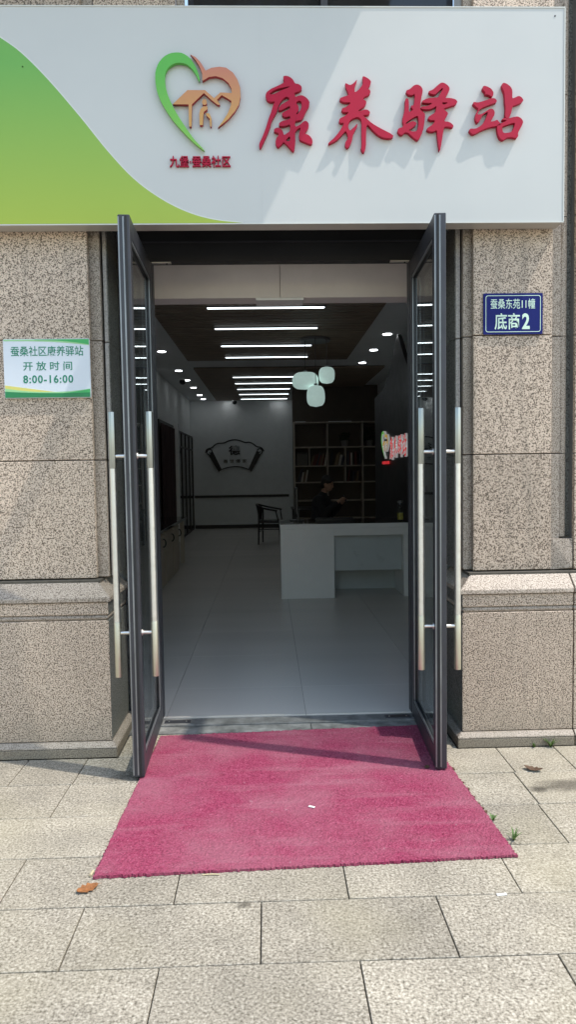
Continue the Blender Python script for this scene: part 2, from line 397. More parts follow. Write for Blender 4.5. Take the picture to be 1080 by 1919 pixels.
for (x, y, rx, ry, a) in ((1.36, 3.10, .30, .09, .1), (1.20, 3.06, .07, .045, 0), (-.103, 2.285, .045, .03, .3), (-.62, 3.34, .25, .1, .2)):
    disc('stain', x, y, rx, ry, 0.0016, 'stain', pave, a)
# threshold stones in the doorway
th = empty('door_threshold', (0.09, 3.95, 0), 'worn grey stone doorstep between the carpet and the tiled floor', 'doorstep')
box('outer_stone', -.80, .22, 3.853, 3.955, -.05, .004, 'pale_threshold', th, .002)
box('outer_stone', .224, .985, 3.853, 3.955, -.05, .003, 'pale_threshold', th, .002)
box('inner_stone', -.80, .985, 3.958, 4.062, -.05, .012, 'stone_threshold', th, .002)
for x in (-.545, .735):
    pl = box('floor_spring_cover', x - .075, x + .075, 3.985, 4.035, .009, .0145, 'door_metal', th, .001)
    for dx in (-.05, .05): cyl('screw', (x + dx, 4.01, .014), (x + dx, 4.01, .0158), .005, 'steel_satin', pl, 8)

# ------------------------------------------------------------------ granite building
B = empty('granite_building', (0.09, 3.9, 0), 'speckled brown granite shop building with panelled pillars either side of the doorway', 'building')
# solid cores behind the cladding
box('wall_core', -6, -.90, 3.775, 4.05, 0, 6.2, 'concrete', B)
box('wall_core', 1.08, 6, 3.775, 4.05, 0, 6.2, 'concrete', B)
box('wall_core', -.899, 1.079, 3.80, 4.05, 2.86, 3.70, 'concrete', B)
box('wall_core', -.899, 1.079, 3.80, 4.05, 5.4, 6.2, 'concrete', B)
ZJ = [0.905, 1.521, 2.138, 2.755, 3.372, 3.99, 4.607, 5.224, 5.84]
def slab(x0, x1, y, z0, z1, mat='granite', th_=.03, name='granite_slab'):
    o = box(name, x0, x1, y, y + th_, z0, z1, mat, B, .0022)
    o.location.y += random.uniform(-.0012, .0012); return o
for z0, z1 in zip(ZJ[:-1], ZJ[1:]):
    g = .0025
    # left pillar
    slab(-1.66, -.901, 3.68, z0 + g, z1 - g)
    slab(-2.34, -1.72, 3.68, z0 + g, z1 - g); slab(-2.96, -2.345, 3.68, z0 + g, z1 - g); slab(-3.58, -2.965, 3.68, z0 + g, z1 - g)
    slab(-.915, -.849, 3.722, z0 + g, z1 - g, 'granite_trim', name='granite_strip')
    # right pillar
    slab(1.082, 1.497, 3.68, z0 + g, z1 - g)
    slab(1.040, 1.095, 3.722, z0 + g, z1 - g, 'granite_trim', name='granite_strip')
    slab(1.485, 1.560, 3.722, z0 + g, z1 - g, 'granite_trim', name='granite_strip')
    slab(1.622, 2.24, 3.68, z0 + g, z1 - g); slab(2.245, 2.86, 3.68, z0 + g, z1 - g); slab(2.865, 3.48, 3.68, z0 + g, z1 - g)
    # reveals beside the door (front arris lighter, side face dark)
    if z0 < 2.7:
        zz = min(z1, 2.86)
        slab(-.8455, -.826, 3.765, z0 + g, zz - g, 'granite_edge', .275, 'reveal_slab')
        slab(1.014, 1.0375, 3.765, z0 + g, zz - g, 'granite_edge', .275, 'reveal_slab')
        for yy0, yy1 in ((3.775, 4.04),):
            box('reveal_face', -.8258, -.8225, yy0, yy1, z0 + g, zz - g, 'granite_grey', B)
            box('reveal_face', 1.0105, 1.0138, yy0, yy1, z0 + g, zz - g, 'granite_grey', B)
# corner stop and vertical bead in the groove at the right
for z0, z1 in zip(ZJ[:-1], ZJ[1:]):
    za = 1.075 if z0 < 1 else z0
    o = cyl('corner_bead', (1.575, 3.74, za + .002), (1.575, 3.74, z1 - .002), .021, 'granite_trim', B, 14)
    box('groove_back', 1.585, 1.624, 3.752, 3.772, za, z1, 'granite_grey', B)
stop = pydata([(1.50, 3.69, .905), (1.618, 3.69, .905), (1.618, 3.69, 1.068), (1.50, 3.69, 1.068), (1.50, 3.77, .905), (1.618, 3.77, .905), (1.618, 3.77, 1.068), (1.50, 3.77, 1.068), (1.61, 3.672, .915)],
              [(0, 1, 8), (1, 2, 8), (2, 3, 8), (3, 0, 8), (0, 4, 5, 1), (1, 5, 6, 2), (2, 6, 7, 3), (3, 7, 4, 0)])
link('corner_stop', stop, 'granite_trim', B)
# plinth: base moulding, panel, recessed bead, band and sloping cap, mitred round the door reveal
PY, PL, PR = 3.58, -.825, .995
base_p = [(.03, 0), (.03, .046), (-.06, .046), (-.06, 0)]
ledge_p = [(.03, .0475), (.03, .054), (.006, .075), (-.06, .075), (-.06, .0475)]
panel_p = [(0, .078), (0, .702), (-.05, .702), (-.05, .078)]
bead_p = [(-.012, .7025), (-.004, .712), (-.004, .722), (-.012, .7315), (-.05, .7315), (-.05, .7025)]
band_p = [(0, .733), (0, .796), (-.05, .796), (-.05, .733)]
cap_p = [(.012, .800), (.012, .822), (-.068, .897), (-.185, .903), (-.185, .800)]
for nm, pf, mt in (('base_course', base_p, 'granite_base'), ('base_moulding', ledge_p, 'granite_trim'), ('plinth_panel', panel_p, 'granite'), ('plinth_bead', bead_p, 'granite_trim'), ('plinth_band', band_p, 'granite'), ('plinth_cap', cap_p, 'granite_trim')):
    sp = .0025
    prism(nm, (-1.71, PY), (PL, PY), (0, -1), pf, 0, 1, mt, B)
    prism(nm, (-2.6, PY), (-1.714, PY), (0, -1), pf, 0, 0, mt, B)
    prism(nm, (-3.5, PY), (-2.604, PY), (0, -1), pf, 0, 0, mt, B)
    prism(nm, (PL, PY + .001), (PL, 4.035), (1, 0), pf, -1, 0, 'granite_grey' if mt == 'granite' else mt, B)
    prism(nm, (1.577, PY), (PR, PY), (0, -1), pf, 0, 1, mt, B)
    prism(nm, (2.4, PY), (1.583, PY), (0, -1), pf, 0, 0, mt, B)
    prism(nm, (3.3, PY), (2.404, PY), (0, -1), pf, 0, 0, mt, B)
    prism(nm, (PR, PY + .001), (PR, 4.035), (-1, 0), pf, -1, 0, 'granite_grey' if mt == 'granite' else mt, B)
box('plinth_core', -3.5, -.88, 3.64, 3.77, 0, .90, 'mortar', B); box('plinth_core', 1.05, 3.3, 3.64, 3.77, 0, .90, 'mortar', B)
# upper wall behind and above the sign
slab(-.845, -.43, 3.72, 2.87, 3.98, 'granite'); slab(-.845, -.43, 3.72, 3.985, 5.2, 'granite')
slab(-.428, -.385, 3.735, 2.87, 5.2, 'granite_trim', name='granite_strip')
slab(-.383, 1.036, 3.72, 2.87, 3.69, 'granite')
uw = box('upper_window', -.383, 1.036, 3.90, 3.94, 3.69, 5.4, 'door_metal', B)
for i, (a, b2) in enumerate(((-.35, .32), (.36, 1.0))):
    box('window_pane', a, b2, 3.885, 3.897, 3.72, 5.36, 'window_glass', uw)
box('window_frame', -.383, 1.036, 3.84, 3.897, 3.69, 3.716, 'door_metal', uw); box('window_frame', .322, .358, 3.86, 3.897, 3.72, 5.36, 'door_metal', uw)
# shading ledge over the upper window, ending above the sign's middle
box('window_ledge', -3.4, .80, 3.24, 3.70, 4.30, 4.42, 'concrete', B, .01)
# dark soffit and header over the door
D = empty('door_frame', (0.095, 4.06, 0), 'dark grey metal frame of the double doorway with header panels', 'door frame')
box('soffit', -.845, 1.036, 3.70, 4.05, 2.852, 2.87, 'door_dark', D)
box('header', -.822, 1.010, 4.045, 4.115, 2.632, 2.735, 'door_dark', D, .002)
box('header_panel', -.822, 1.010, 4.053, 4.115, 2.741, 2.850, 'door_dark', D, .002)
box('header_bead', -.822, 1.010, 4.040, 4.052, 2.734, 2.743, 'door_metal', D)
box('jamb', -.700, -.632, 4.045, 4.115, .02, 2.631, 'door_metal', D, .002)
box('jamb', .822, .890, 4.045, 4.115, .02, 2.631, 'door_metal', D, .002)
box('side_panel', -.822, -.702, 4.053, 4.112, .02, 2.631, 'door_dark', D)
box('side_panel', .892, 1.010, 4.053, 4.112, .02, 2.631, 'door_dark', D)
for x in (-.58, .77):
    pz = box('closer_plate', x - .055, x + .055, 4.046, 4.075, 2.6255, 2.6318, 'steel_satin', D, .001)
    cyl('screw', (x + .03, 4.06, 2.622), (x + .03, 4.06, 2.6257), .005, 'black_plastic', pz, 8)

# ------------------------------------------------------------------ door leaves
def leaf(hx, hy, ox, oy, label, flip):
    ang = math.atan2(oy - hy, ox - hx)
    t = empty('glass_door', (hx, hy, 0.018), label, 'door'); t.rotation_euler.z = ang
    L, T, H = 0.757, .054, 2.597
    sw, rl = .058, .092
    k = dict(parent=t, world=False)
    for (a, b2) in ((0, sw), (L - sw, L)):
        box('stile', a, b2, -T / 2, T / 2, 0, H, 'door_metal', bev=.003, **k)
    for (a, b2) in ((0, rl), (H - rl, H)):
        box('rail', sw, L - sw, -T / 2 + .001, T / 2 - .001, a, b2, 'door_metal', bev=.003, **k)
    # glazing beads and gaskets
    for s in (-1, 1):
        for (a, b2) in ((rl, rl + .014), (H - rl - .014, H - rl)):
            box('glazing_bead', sw + .001, L - sw - .001, s * .016, s * .024, a, b2, 'edge_strip', bev=.002, **k)
        for (a, b2) in ((sw, sw + .014), (L - sw - .014, L - sw)):
            box('glazing_bead', a, b2, s * .016, s * .024, rl + .015, H - rl - .015, 'edge_strip', bev=.002, **k)
    box('glass_pane', sw - .004, L - sw + .004, -.010, .010, rl - .004, H - rl + .004, 'glass', **k)
    # aluminium edge strips down the meeting stile
    box('edge_strip', L - .001, L + .003, -.006, .002, .01, H - .01, 'edge_strip', bev=.001, **k)
    box('seal', L - .001, L + .005, .010 * flip - .003, .010 * flip + .003, .004, H - .006, 'rubber', **k)
    box('edge_strip', L - .001, L + .002, -.0265, -.0205, .01, H - .01, 'edge_strip', **k)
    box('bottom_seal', sw, L - sw, -.008, .008, -.010, .001, 'rubber', **k)
    hxl = L - .040
    for s in (-1, 1):
        h = empty('pull_handle', (hxl, s * .086, .49), parent=t)
        y = 0
        kk = dict(parent=h, world=False)
        cyl('lower_sleeve', (0, 0, -.018), (0, 0, .245), .0165, 'steel_paving_tint', seg=28, bev=.002, **kk)
        cyl('tube', (0, 0, .245), (0, 0, .965), .0155, 'steel_satin', seg=28, **kk)
        cyl('upper_sleeve', (0, 0, .965), (0, 0, 1.226), .0172, 'steel_polish', seg=8, bev=.002, **kk)
        for z in (.192, 1.022):
            cyl('standoff', (0, -s * .012, z), (0, -s * .058, z), .0085, 'steel_satin', seg=18, **kk)
            cyl('collar', (0, -s * .055, z), (0, -s * .0605, z), .016, 'steel_satin', seg=20, bev=.0015, **kk)
    # pivot caps
    cyl('pivot', (.035, 0, H), (.035, 0, H + .012), .012, 'steel_satin', seg=14, **k)
    cyl('pivot', (.035, 0, -.012), (.035, 0, 0), .012, 'steel_satin', seg=14, **k)
    return t
leaf(-.658, 4.02, -.632, 3.262, 'left glass door leaf in dark frame with long steel pull handles, opened outward', 1)
leaf(.847, 4.02, .807, 3.272, 'right glass door leaf in dark frame with long steel pull handles, opened outward', -1)
st = box('door_stop', .835, .865, 4.0, 4.03, .005, .03, 'rubber', None, .004); tag(st, 'small black rubber stop at the foot of the right door', 'door stop')

# ------------------------------------------------------------------ sign
S = empty('shop_sign', (0.1, 3.68, 2.678), 'wide white shop sign above the doorway with raised red Chinese characters and green swoosh', 'sign')
SX0, SX1, SZ0, SZ1, SY = -2.05, 1.51, 2.678, 3.716, 3.58
box('face_panel', SX0, -.0068, SY, SY + .006, SZ0 + .003, SZ1 - .003, 'sign_white', S)
box('face_panel', -.0065, SX1, SY, SY + .006, SZ0 + .003, SZ1 - .003, 'sign_white', S)
box('return', SX0, SX1, SY + .007, 3.676, SZ0, SZ0 + .004, 'sign_return', S); box('return', SX0, SX1, SY + .007, 3.676, SZ1 - .004, SZ1, 'sign_return', S)
box('return', SX1 - .004, SX1, SY + .007, 3.676, SZ0 + .005, SZ1 - .005, 'sign_return', S); box('return', SX0, SX0 + .004, SY + .007, 3.676, SZ0 + .005, SZ1 - .005, 'sign_return', S)
box('edge_trim', SX0, SX1, SY - .003, SY + .0065, SZ1 - .003, SZ1 + .002, 'sign_edge', S); box('edge_trim', SX0, SX1, SY - .003, SY + .0065, SZ0 - .002, SZ0 + .003, 'sign_edge', S)
box('edge_trim', SX1 - .003, SX1 + .002, SY - .003, SY + .0065, SZ0 + .0035, SZ1 - .0035, 'sign_edge', S)
box('back_board', SX0 + .01, SX1 - .01, 3.60, 3.61, SZ0 + .01, SZ1 - .01, 'sign_return', S)
cv = [(-1.46, 3.66), (-1.36, 3.627), (-1.262, 3.566), (-1.163, 3.494), (-1.039, 3.369), (-.889, 3.192), (-.764, 3.034), (-.638, 2.898), (-.51, 2.803), (-.38, 2.737), (-.249, 2.699), (-.104, 2.6825)]
def catmull(pts, k=5):
    out = []
    for i in range(len(pts) - 1):
        p = [Vector(pts[max(0, min(len(pts) - 1, i + j))]) for j in (-1, 0, 1, 2)]
        for q in range(k):
            t = q / k
            out.append(tuple(.5 * ((2 * p[1]) + (-p[0] + p[2]) * t + (2 * p[0] - 5 * p[1] + 4 * p[2] - p[3]) * t * t + (-p[0] + 3 * p[1] - 3 * p[2] + p[3]) * t ** 3)))
    return out + [tuple(pts[-1])]
sw_ = [(-2.045, 2.6825), (-2.045, 3.55), (-1.8, 3.67)] + [(-1.62, 3.69)] + catmull(cv)
link('green_swoosh', plate([(sw_, [])], .0018), 'swoosh', S, (0, SY - .002, 0))
edge = [(x + .004, z + .005) for x, z in catmull(cv)]
link('white_keyline', plate([(list(catmull(cv)) + edge[::-1], [])], .0012), 'sign_edge', S, (0, SY - .0014, 0))

GL = {}
GL['kang'] = ([[-.025, .0002907, -4.1e-06], [3.4064444, -3e-07, -.0002813]], [([(460,110),(520,105),(580,130),(625,170),(655,235),(720,245),(765,275),(775,330),(740,360),(690,375),(635,398),(655,420),(662,465),(720,440),(780,433),(850,470),(905,540),(895,620),(850,680),(820,760),(775,845),(720,858),(657,865),(660,970),(740,935),(800,875),(850,865),(885,900),(893,950),(870,1010),(810,1080),(870,1095),(920,1130),(955,1190),(955,1240),(935,1265),(860,1240),(800,1215),(728,1185),(725,1085),(745,1025),(752,972),(700,1002),(668,1045),(658,1080),(665,1240),(640,1395),(600,1360),(540,1290),(465,1215),(430,1265),(375,1315),(345,1290),(325,1230),(340,1160),(380,1110),(385,1080),(345,1060),(300,1045),(305,1005),(350,980),(400,985),(440,1020),(460,1070),(470,1108),(530,1070),(575,1035),(578,920),(520,940),(430,960),(385,940),(390,900),(450,865),(575,832),(577,778),(520,800),(465,795),(435,760),(440,735),(490,705),(575,660),(575,607),(480,655),(440,680),(367,690),(397,618),(450,575),(530,533),(563,512),(555,470),(520,455),(465,480),(410,550),(375,620),(345,720),(310,780),(265,860),(240,960),(180,1110),(130,1220),(70,1345),(50,1290),(55,1240),(110,1130),(170,970),(210,830),(250,730),(290,600),(322,530),(270,545),(210,535),(170,490),(160,430),(180,380),(260,320),(380,270),(465,225),(483,190),(460,160)],
  [[(225,405),(300,350),(400,312),(590,278),(530,312),(420,352),(330,405),(250,425)], [(675,545),(740,518),(772,550),(768,640),(740,700),(692,762),(675,745),(727,680),(713,610),(690,585)], [(497,1192),(575,1115),(575,1210),(520,1212)]])])
GL['yang'] = ([[.3138333, .000341, -3.1e-06], [3.4068333, 0, -.0003295]], [([(540,95),(590,110),(640,145),(665,175),(650,230),(610,275),(645,295),(657,330),(635,365),(560,395),(550,430),(590,455),(595,490),(575,525),(460,603),(510,600),(560,580),(615,580),(650,615),(640,650),(560,655),(550,668),(600,710),(680,780),(780,840),(985,945),(985,985),(920,995),(840,985),(770,950),(690,880),(612,785),(598,830),(590,950),(590,1130),(560,1215),(515,1150),(530,1090),(525,900),(530,730),(475,680),(380,715),(345,760),(330,830),(355,890),(410,840),(470,775),(460,830),(405,930),(385,1040),(345,1120),(315,1140),(285,1100),(290,1050),(330,1000),(325,940),(295,880),(240,950),(160,1030),(45,1080),(45,1060),(130,990),(210,890),(280,765),(230,775),(195,750),(210,705),(290,670),(350,612),(270,620),(235,590),(245,560),(310,540),(382,472),(265,475),(205,435),(225,405),(330,375),(340,350),(300,260),(285,190),(360,230),(410,200),(465,140),(450,190),(425,260),(425,335),(480,300),(545,215),(545,150)], [])])
GL['yi'] = ([[.6546111, .0002937, -1e-06], [3.3692778, -3e-07, -.0002836]], [([(200,220),(265,195),(330,130),(390,118),(450,150),(480,210),(470,270),(448,370),(440,470),(430,545),(515,600),(515,680),(490,860),(450,980),(395,1065),(330,1020),(200,905),(115,980),(50,915),(60,860),(130,840),(160,795),(140,760),(135,680),(165,590),(180,480),(180,370),(205,345),(240,370),(245,480),(240,585),(290,560),(320,545),(275,490),(290,470),(330,470),(350,265),(300,300),(240,290),(200,250)], [[(178,770),(290,690),(390,637),(408,700),(405,800),(380,905),(310,913),(228,888),(300,850),(372,790),(365,755),(320,735),(260,750),(205,783)]]),
  ([(580,230),(650,205),(730,130),(790,85),(850,95),(910,140),(935,190),(910,260),(845,345),(950,345),(1040,370),(1065,410),(1040,455),(950,480),(822,523),(860,560),(910,600),(880,660),(830,740),(920,745),(985,790),(1000,830),(975,845),(910,825),(837,830),(825,910),(800,1080),(765,1265),(745,1150),(725,1000),(720,880),(650,915),(580,905),(540,875),(570,840),(640,800),(697,718),(610,720),(560,690),(590,650),(690,590),(700,540),(713,475),(660,510),(590,535),(500,535),(440,520),(450,495),(560,480),(620,450),(638,428),(560,430),(460,420),(470,390),(560,350),(660,340),(738,338),(768,275),(825,185),(805,177),(740,240),(680,290),(620,275),(580,250)], [[(795,418),(895,418),(895,435),(827,462)]])])
GL['zhan'] = ([[1.0106111, .0002957, 5e-07], [3.3694444, -3e-07, -.0002844]], [([(285,140),(350,150),(420,190),(460,250),(450,310),(432,328),(410,310),(360,285),(315,285),(325,250),(270,195)], []),
  ([(125,410),(190,425),(300,395),(420,350),(480,350),(515,385),(510,420),(400,455),(250,515),(200,575),(190,630),(260,615),(330,570),(400,525),(450,530),(480,580),(475,630),(440,690),(408,748),(470,735),(520,710),(545,740),(592,790),(520,815),(400,835),(280,875),(120,965),(75,935),(45,885),(70,860),(150,865),(240,820),(300,750),(350,640),(368,575),(330,592),(270,640),(235,720),(190,770),(155,720),(148,650),(175,580),(213,527),(150,480),(110,440)], []),
  ([(600,110),(630,88),(690,110),(750,160),(778,220),(772,355),(820,340),(880,308),(930,330),(965,380),(940,420),(850,455),(780,480),(760,590),(720,690),(670,695),(655,640),(665,500),(650,420),(650,340),(640,250),(600,160)], []),
  ([(560,785),(700,718),(620,715),(600,700),(640,680),(710,692),(800,665),(870,655),(930,690),(962,745),(940,810),(900,880),(870,940),(878,990),(850,1025),(780,1005),(700,1005),(620,1060),(570,1030),(535,960),(512,810)], [[(600,830),(700,790),(818,757),(818,810),(780,890),(740,930),(622,938),(607,880)]])])
def amap(A, poly):
    return [(A[0][0] + A[0][1] * u + A[0][2] * v, A[1][0] + A[1][1] * u + A[1][2] * v) for u, v in poly]
NAMES = {'kang': 'red raised first character', 'yang': 'red raised second character', 'yi': 'red raised third character', 'zhan': 'red raised fourth character'}
SIGN_GROUPS = {}
for i, k in enumerate(('kang', 'yang', 'yi', 'zhan')):
    A, gr = GL[k]
    G = [(roundoff(amap(A, o)), [roundoff(amap(A, h)) for h in hs]) for o, hs in gr]
    SIGN_GROUPS[k] = G
    o = link('raised_character', plate(G, .022), 'sign_red', S, (0, 3.556, 0)); o['label'] = NAMES[k]
LA = [[-.5659444, .000553, -1.23e-05], [3.5325, -1e-06, -.0005385]]
lg = [(490,350),(485,290),(450,200),(400,130),(340,92),(290,85),(230,92),(170,125),(125,180),(100,250),(98,330),(110,420),(140,500),(190,590),(260,690),(350,790),(440,880),(540,960),(500,910),(440,850),(370,750),(310,660),(260,575),(220,490),(190,400),(180,310),(190,250),(220,210),(270,180),(320,175),(370,185),(420,225),(455,275)]
lo = [(405,103),(450,125),(490,165),(520,210),(540,245),(590,220),(660,210),(720,218),(780,260),(820,320),(845,390),(848,470),(835,540),(800,600),(740,670),(650,745),(690,690),(735,620),(765,545),(768,510),(735,488),(682,458),(640,500),(668,540),(650,545),(590,500),(525,440),(420,540),(415,735),(395,735),(390,540),(250,540),(380,415),(535,415),(615,485),(670,435),(770,440),(768,400),(740,350),(690,310),(630,292),(570,300),(512,335),(510,270),(490,215),(450,150)]
hd = [(530 + 21 * math.cos(a / 12 * 6.2832), 520 + 27 * math.sin(a / 12 * 6.2832)) for a in range(12)]
bd = [(488,722),(485,620),(495,580),(520,558),(555,556),(556,582),(526,605),(520,640),(516,722)]
cn = [(545,618),(575,620),(592,660),(592,735),(581,735),(577,665),(545,636)]
def raised(name, polys, mat, side, A=LA, y=3.556, rnd=1, par=S, depth=.020):
    G = [(roundoff(amap(A, p), rnd) if rnd else amap(A, p), []) for p in polys]
    o = link(name, plate(G, depth), mat, par, (0, y, 0))
    o.data.materials.append(MATS[side])
    for p in o.data.polygons:
        if abs(p.normal.y) < .5: p.material_index = 1
    return o
raised('logo_green_heart', [lg], 'logo_green', 'logo_green')
raised('logo_orange_house', [lo], 'logo_orange', 'logo_red_side', rnd=0)
raised('logo_figure', [hd, bd, cn], 'logo_orange', 'logo_red_side', rnd=0)
link('small_lettering', textmesh('九堡·蚕桑社区', -.4575, -.1575, 2.949, 3.003, .012, .008), 'sign_red', S, (0, 3.567, 0))
for (x, z) in ((1.46, 3.675), (-1.16, 3.43)):
    cyl('rivet', (x, SY - .002, z), (x, SY, z), .004, 'black_plastic', S, 8)

# ------------------------------------------------------------------ wall plaques
P = empty('opening_hours_plaque', (-1.118, 3.68, 1.84), 'white plaque with green Chinese opening hours on the left pillar', 'plaque')
def rrect(x0, x1, z0, z1, r, n_=5):
    out = []
    for cx, cz, a0 in ((x1 - r, z1 - r, 0), (x0 + r, z1 - r, 90), (x0 + r, z0 + r, 180), (x1 - r, z0 + r, 270)):
        for i in range(n_ + 1): a = R(a0 + 90 * i / n_); out.append((cx + r * math.cos(a), cz + r * math.sin(a)))
    return out
px0, px1, pz0, pz1 = -1.338, -.9005, 1.841, 2.140
link('plate', plate([(rrect(px0, px1, pz0, pz1, .006), [])], .010), 'plaque_white', P, (0, 3.667, 0))
def curve_band(f0, f1, x0, x1, k=20):
    a = [(x0 + (x1 - x0) * i / k, f0(i / k)) for i in range(k + 1)]; b2 = [(x0 + (x1 - x0) * i / k, f1(i / k)) for i in range(k + 1)]
    return b2 + a[::-1]
def band(name, f0, f1, x0, x1, mat, lift):
    link(name, plate([(curve_band(f0, f1, x0, x1), [])], .001), mat, P, (0, 3.667 - lift, 0))
e_ = .003
band('green_band', lambda t: pz1 - .010 - .024 * max(0, t) ** 2.6, lambda t: pz1 - e_, px0 + e_, px1 - e_, 'plaque_light_green', .0011)
band('green_band', lambda t: pz1 - .006 - .024 * t ** 2.2, lambda t: pz1 - e_, px0 + .16, px1 - e_, 'plaque_green', .0022)
band('yellow_band', lambda t: pz0 + .012, lambda t: pz0 + .066 - .042 * t, px0 + e_, px0 + .30, 'plaque_yellow', .0011)
band('green_band', lambda t: pz0 + .010, lambda t: pz0 + .050 - .075 * t + .07 * t * t, px0 + e_, px1 - e_, 'plaque_light_green', .0022)
band('green_band', lambda t: pz0 + .008, lambda t: pz0 + .018 + .026 * t * t, px0 + .17, px1 - e_, 'plaque_green', .0033)
band('green_band', lambda t: pz0 + e_, lambda t: pz0 + .034 - .03 * t + .022 * t * t, px0 + e_, px1 - e_, 'plaque_deep_green', .0044)
link('lettering', textmesh('蚕桑社区康养驿站', -1.3015, -.933, 2.053, 2.104, .001, .006), 'plaque_text', P, (0, 3.666, 0))
link('lettering', textmesh('开 放 时 间', -1.240, -.992, 1.9805, 2.026, .001, .008), 'plaque_text', P, (0, 3.666, 0))
link('lettering', textmesh('8:00-16:00', -1.242, -.9885, 1.9165, 1.9575, .001, .02, 1.15), 'plaque_text', P, (0, 3.666, 0))
Q = empty('house_number_plaque', (1.287, 3.68, 2.14), 'blue enamel address plaque with pale lettering on the right pillar', 'plaque')
qx0, qx1, qz0, qz1 = 1.132, 1.4425, 2.1405, 2.350
link('plate', plate([(rrect(qx0, qx1, qz0, qz1, .004), [])], .008), 'blue_enamel', Q, (0, 3.669, 0))
i_ = .011
link('border_line', plate([(rrect(qx0 + i_, qx1 - i_, qz0 + i_, qz1 - i_, .012), [rrect(qx0 + i_ + .003, qx1 - i_ - .003, qz0 + i_ + .003, qz1 - i_ - .003, .010)])], .0008), 'blue_text', Q, (0, 3.668, 0))
link('lettering', textmesh('蚕桑东苑11幢', 1.168, 1.402, 2.270, 2.322, .001, .005), 'blue_text', Q, (0, 3.668, 0))
link('lettering', textmesh('底商', 1.190, 1.322, 2.164, 2.2485, .001, .014), 'blue_text', Q, (0, 3.668, 0))
link('lettering', textmesh('2', 1.334, 1.374, 2.166, 2.247, .001, .03), 'blue_text', Q, (0, 3.668, 0))

# ------------------------------------------------------------------ carpet
def carpet():
    c00, c10, c01, c11 = Vector((-.652, 2.462)), Vector((.905, 2.520)), Vector((-.612, 3.805)), Vector((.832, 3.872))
    nx, ny = 300, 270; rnd = random.Random(3); vs = []; fs = []
    from mathutils import noise as N
    for j in range(ny + 1):
        for i in range(nx + 1):
            u, v = i / nx, j / ny
            p = c00 * (1 - u) * (1 - v) + c10 * u * (1 - v) + c01 * (1 - u) * v + c11 * u * v
            q = Vector((p.x, p.y, 0))
            z = .010 + .0025 * N.noise(q * 90) + rnd.uniform(-.0012, .0012)
            z += .0035 * max(0, N.noise(Vector((p.x * 1.2, p.y * 9, 3.1)))) + .002 * N.noise(q * 4)
            if i in (0, nx) or j in (0, ny):
                p = p + Vector((rnd.uniform(-.004, .004), rnd.uniform(-.004, .004)))
            vs.append((p.x, p.y, max(z, .005)))
    for j in range(ny):
        for i in range(nx):
            a = j * (nx + 1) + i; fs.append((a, a + 1, a + nx + 2, a + nx + 1))
    # skirt down to the paving
    rim = [i for i in range(nx + 1)] + [(j * (nx + 1) + nx) for j in range(1, ny + 1)] + [ny * (nx + 1) + i for i in range(nx - 1, -1, -1)] + [j * (nx + 1) for j in range(ny - 1, 0, -1)]
    b0 = len(vs)
    for r_ in rim: x, y, z = vs[r_]; vs.append((x, y, .0005))
    for k in range(len(rim)):
        k2 = (k + 1) % len(rim); fs.append((rim[k2], rim[k], b0 + k, b0 + k2))
    o = link('carpet', pydata(vs, fs), 'carpet')
    tag(o, 'crimson pink loop-pile doormat carpet laid in front of the open doors', 'carpet')
carpet()

# ------------------------------------------------------------------ litter and weeds
def dead_leaf(x, y, z, size, rz, mat, label, curl=.35):
    vs = []; fs = []; n_ = 9
    for i in range(n_):
        t = i / (n_ - 1); wd = math.sin(math.pi * (t * .92 + .04)) ** .8 * .30 * (1 + .25 * math.sin(i * 2.7))
        zc = curl * (t - .5) ** 2 + .02
        vs += [(t - .5, -wd, zc + .16 * wd), (t - .5, 0, zc), (t - .5, wd, zc + .28 * wd)]
    for i in range(n_ - 1):
        a = i * 3; fs += [(a, a + 1, a + 4, a + 3), (a + 1, a + 2, a + 5, a + 4)]
    vs += [(.5, -.012, curl * .25 + .02), (.5, .012, curl * .25 + .02), (.72, .03, .06)]; k = len(vs); fs.append((k - 3, k - 1, k - 2))
    me = pydata(vs, fs); o = link('dead_leaf', me, mat, None, (x, y, z)); o.scale = (size,) * 3; o.rotation_euler.z = rz
    md = o.modifiers.new('thick', 'SOLIDIFY'); md.thickness = .012
    tag(o, label, 'leaf'); return o
dead_leaf(-.655, 2.398, .001, .075, .6, 'dead_leaf', 'orange-brown dead leaf on the paving by the carpet corner')
dead_leaf(1.25, 3.262, .001, .085, 2.6, 'brown_leaf', 'curled brown dead leaf on the paving beside the dark stain', .6)
dead_leaf(.745, 3.06 + .24, .012, .04, 1.2, 'brown_leaf', 'tiny brown leaf scrap caught on the right carpet edge')
tag(box('paper_scrap', .150, .178, 2.925, 2.937, .0125, .0165, 'paper', None, .001), 'white paper scrap lying in the middle of the carpet', 'litter').rotation_euler.z = -.5
ct = cyl('cigarette_butt', (-.664, 2.475, .0065), (-.661, 2.503, .0065), .005, 'straw', None, 10); tag(ct, 'tan cigarette butt at the front left carpet corner', 'litter')
tw = tube('twig', [(0, 0, 0), (.03, .003, .002), (.06, -.002, .001)], .0025, 'straw', None, loc=(-.26, 2.463, .003)); tag(tw, 'pale straw twig lying under the front carpet edge', 'litter')
tag(box('paper_chip', .755, .79, 2.288, 2.300, .0005, .0025, 'paper', None, .0005), 'flat white paper chip on a paving joint', 'litter').rotation_euler.z = .1
